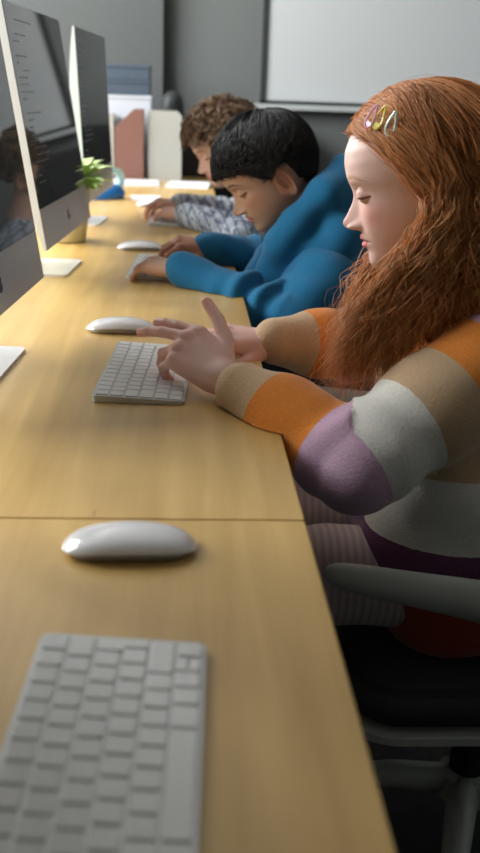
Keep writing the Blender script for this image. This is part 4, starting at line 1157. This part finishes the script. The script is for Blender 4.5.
# ---------------------------------------------------------------- short hair for the boys
def short_hair(Mx, O, thr, thick, seed, n, crown, L, col_a, col_b, curl, rad, lift, root, base, capcol, amp, N=12, clumps=None, cd=.06):
    rg = np.random.default_rng(seed)
    V, F = hair_cap(Mx, O, thr, thick, seed, amp)
    nc = clumps or n; per = max(1, n // nc)
    d = rand_dirs(nc * 4, rg); d = d[d[:, 2] > thr_dir(d, thr) - .02][:nc]; k = len(d)
    cr = np.array(crown, dtype=float); cr /= np.linalg.norm(cr)
    tg = d - cr * (d @ cr)[:, None]; tg /= np.linalg.norm(tg, axis=1, keepdims=True)          # away from the crown
    tg += rg.normal(0, cd * 3 if curl else cd, tg.shape)
    ln = L * rg.uniform(.7, 1.15, k)[:, None]
    e = d * np.cos(ln) + tg * np.sin(ln); e /= np.linalg.norm(e, axis=1, keepdims=True)
    lim = thr_dir(e, thr) - .05; over = e[:, 2] < lim; e[over, 2] = lim[over] + rg.normal(0, .045, over.sum()); e /= np.linalg.norm(e, axis=1, keepdims=True)
    D = np.repeat(d, per, 0) + rg.normal(0, .03, (k * per, 3)); D /= np.linalg.norm(D, axis=1, keepdims=True)
    E2 = np.repeat(e, per, 0) + rg.normal(0, .022, (k * per, 3)); E2 /= np.linalg.norm(E2, axis=1, keepdims=True)
    m = k * per
    P = curve_over(D, E2, N, np.full(m, thick - (.06 if curl else .0)), thick + .012 + lift * np.repeat(rg.uniform(.0, 1, k), per), Mx, O)
    t = np.linspace(0, 1, N)[None, :, None]
    P += ((P - (O + Mx @ SK_C)) / np.linalg.norm(P - (O + Mx @ SK_C), axis=2, keepdims=True)) * np.sin(t * PI) * .005
    if curl:
        ph = np.repeat(rg.uniform(0, 6.28, (k, 3)), per, 0)[:, None, :]; fq = np.repeat(rg.uniform(4, 9, (k, 1)), per, 0)[:, None, :]
        P += np.sin(t * fq + ph) * curl * np.clip(t * 1.6, 0, 1)
    P += rg.normal(0, .0012, (m, 1, 3)) * t
    w = np.repeat(rg.random((k, 1)), per, 0); col = np.array(col_a) * (1 - w) + np.array(col_b) * w
    V2, F2, C2 = strands(P, np.full(m, rad), col)
    V, F, c = join([(V, F, np.broadcast_to(np.array(capcol), V.shape)), (V2, F2, C2)])
    return from_arrays('hair', V, F, M['hair'], root, base, cols=c)

# ---------------------------------------------------------------- boy in the blue hoodie
SKB = (.60, .365, .245)
cfg = dict(S=[Z((.278, 1.915, .018)), Z((.29, 2.22, .03))], E=[Z((.205, 1.845, -.045)), Z((.20, 2.285, -.01))],
           W=[Z((-.006, 1.965, .034)), Z((.055, 2.215, .042))], r=(.066, .062, .056, .047, .037), neck=Z((.262, 2.065, .085)),
           chest=Z((.285, 2.06, -.03)), pelvis=Z((.42, 2.06, -.235)), hem=TZ - .32, tw=.06, tr=.105, cuff=.006,
           K=[Z((.06, 1.97, -.235)), Z((.06, 2.18, -.235))], A=[Z((.08, 1.96, -.66)), Z((.05, 2.2, -.66))])
Mb, Ob = frame((.100, 2.035, .135), -9, 34)
hl = hand_mesh(cfg['W'][0], (-.86, .50, .04), (-.05, -.12, 1), True, cfg['E'][0], (.56, .33, .22), (.52, .24, .17), .86,
               curl={'index': (30, 38, 20), 'middle': (32, 38, 20), 'ring': (30, 36, 20), 'pinky': (22, 30, 18)}, h=.0023)
hr = hand_mesh(cfg['W'][1], (-.92, -.25, .10), (-.1, -.35, .9), False, cfg['E'][1], (.46, .22, .14), (.42, .16, .10), .88,  # far hand: its shade is put into the darker, redder skin colour
               curl={k: (38, 44, 24) for k in FING}, h=.0023)
base = (.42, 2.06, 0)
boy = person('boy with straight black hair in a blue hoodie, leaning over his keyboard', base, cfg, (Mb, Ob), [hl, hr],
             SKB, (.46, .17, .13), (.05, .03, .02), (.02, .012, .01), (.52, .22, .14), False, (1, -1))
HP = [Z(p) for p in ((.150, 2.02, .000), (.168, 1.985, .030), (.192, 1.960, .085), (.225, 1.950, .135), (.275, 1.970, .180), (.335, 2.04, .212))]
HP += [Z(p) for p in ((.325, 2.14, .175), (.27, 2.175, .125), (.22, 2.16, .08), (.175, 2.11, .04), (.15, 2.05, .01))]
HR = [.020, .026, .030, .034, .038, .042, .038, .034, .03, .026, .02]
dress(cfg, M['hoodie'], 44, 'hoodie', 'jeans', M['denim'], boy, base, None, False, .0085, .0055)
def hood(P):
    d = None
    for i in range(len(HP) - 1):
        c = capsd(P, HP[i], HP[i + 1], HR[i], HR[i + 1]); d = c if d is None else smin(d, c, .014)
    bk = np.maximum(elld(P, Z((.315, 2.055, .115)), (.075, .115, .105)), -elld(P, Z((.265, 2.055, .175)), (.085, .095, .13)))
    d = smin(d, bk, .03)
    d = smin(d, capsd(P, Z((.20, 1.98, .02)), Z((.30, 1.955, .10)), .035, .05), .03)
    return d - wob(P, 33, 6, 30, 80) * .0045
V, F = implicit(hood, np.min(HP, 0) - .14, np.max(HP, 0) + .12, .0045)
from_arrays('hood', V, F, M['hoodie'], boy, base)
TH2 = ((0, .24), (40, .21), (58, .10), (68, -.12), (78, -.26), (86, -.10), (104, -.10), (116, -.62), (180, -.92))
short_hair(Mb, Ob, TH2, 1.115, 12, 17000, (-.45, -.1, .87), .85, (.010, .009, .009), (.050, .046, .044), 0, .0005, .028, boy, base, (.010, .009, .009), .0006, 16, 3400, .04)

# ---------------------------------------------------------------- boy in the plaid shirt
SKC = (.72, .46, .36)
cfg = dict(S=[Z((.225, 2.785, .01)), Z((.24, 3.09, .01))], E=[Z((.150, 2.71, -.005)), Z((.15, 3.16, .0))],
           W=[Z((.000, 2.865, .036)), Z((-.015, 3.07, .040))], r=(.068, .060, .052, .045, .036), neck=Z((.205, 2.93, .075)),
           chest=Z((.235, 2.93, -.03)), pelvis=Z((.36, 2.93, -.235)), hem=TZ - .32, tw=.06, tr=.10, cuff=.006,
           K=[Z((.02, 2.83, -.235)), Z((.02, 3.04, -.235))], A=[Z((.04, 2.83, -.66)), Z((.02, 3.05, -.66))])
Mc, Oc = frame((.037, 2.90, .150), -15, 27)
hl = hand_mesh(cfg['W'][0], (-.75, .62, .05), (-.05, -.12, 1), True, cfg['E'][0], (.70, .42, .33), (.66, .30, .22), .86,
               curl={k: (30, 36, 20) for k in FING}, h=.0028)
hr = hand_mesh(cfg['W'][1], (-.85, -.45, .12), (-.1, -.3, .9), False, cfg['E'][1], (.66, .38, .29), (.60, .26, .18), .86,
               curl={k: (36, 40, 22) for k in FING}, h=.0028)
base = (.36, 2.93, 0)
boy3 = person('boy with curly brown hair in a grey plaid shirt, farthest from the camera', base, cfg, (Mc, Oc), [hl, hr],
              SKC, (.62, .26, .22), (.22, .12, .06), (.06, .03, .02), (.74, .34, .28), False, (1, -1))
dress(cfg, M['plaid'], 40, 'plaid_shirt', 'jeans', M['denim'], boy3, base, None, False, .005, .006)
TH3 = ((0, .36), (45, .32), (62, .08), (76, -.18), (88, .0), (106, .0), (120, -.5), (180, -.75))
short_hair(Mc, Oc, TH3, 1.16, 14, 8000, (-.30, .1, .9), .42, (.17, .095, .05), (.44, .28, .165), .0075, .0009, .17, boy3, base, (.13, .065, .03), .006, 14, 800, .25)

# ================================================================== LIGHT
def area(name, loc, size, power, rot, col=(1, 1, 1)):
    l = bpy.data.lights.new(name, 'AREA'); l.shape = 'RECTANGLE'; l.size, l.size_y = size; l.energy = power; l.color = col
    o = bpy.data.objects.new(name, l); C.objects.link(o); o.location = loc; o.rotation_euler = rot; return o
for i, (a, b) in enumerate(WINS):
    area('window_daylight', (XL - .12, (a + b) / 2, (WZ[0] + WZ[1]) / 2), (WZ[1] - WZ[0], b - a), (66, 172)[i], (0, math.radians(-90), 0), (.97, .99, 1.0))
w = bpy.data.worlds.new('world'); sc.world = w; w.use_nodes = True
w.node_tree.nodes['Background'].inputs['Color'].default_value = (.8, .9, 1, 1); w.node_tree.nodes['Background'].inputs['Strength'].default_value = 1.0

# ================================================================== CAMERA
P_, Y_, R_ = 0.327807616, 0.0626151414, 0.0344881442
cp, sp = math.cos(P_), math.sin(P_)
F_ = np.array((math.sin(Y_) * cp, math.cos(Y_) * cp, -sp)); Rt = np.array((math.cos(Y_), -math.sin(Y_), 0)); Up = np.cross(Rt, F_)
R2 = Rt * math.cos(R_) + Up * math.sin(R_); U2 = -Rt * math.sin(R_) + Up * math.cos(R_)
cam = bpy.data.cameras.new('camera'); co = bpy.data.objects.new('camera', cam); C.objects.link(co)
mw = Matrix(((R2[0], U2[0], -F_[0], 0), (R2[1], U2[1], -F_[1], 0), (R2[2], U2[2], -F_[2], TZ + .369984997), (0, 0, 0, 1)))
co.matrix_world = mw
cam.sensor_fit = 'HORIZONTAL'; cam.sensor_width = 36; cam.lens = 36 * 980 / 480; cam.clip_start = .02
cam.dof.use_dof = True; cam.dof.focus_distance = 1.34; cam.dof.aperture_fstop = 73.5 / 8.5
sc.camera = co
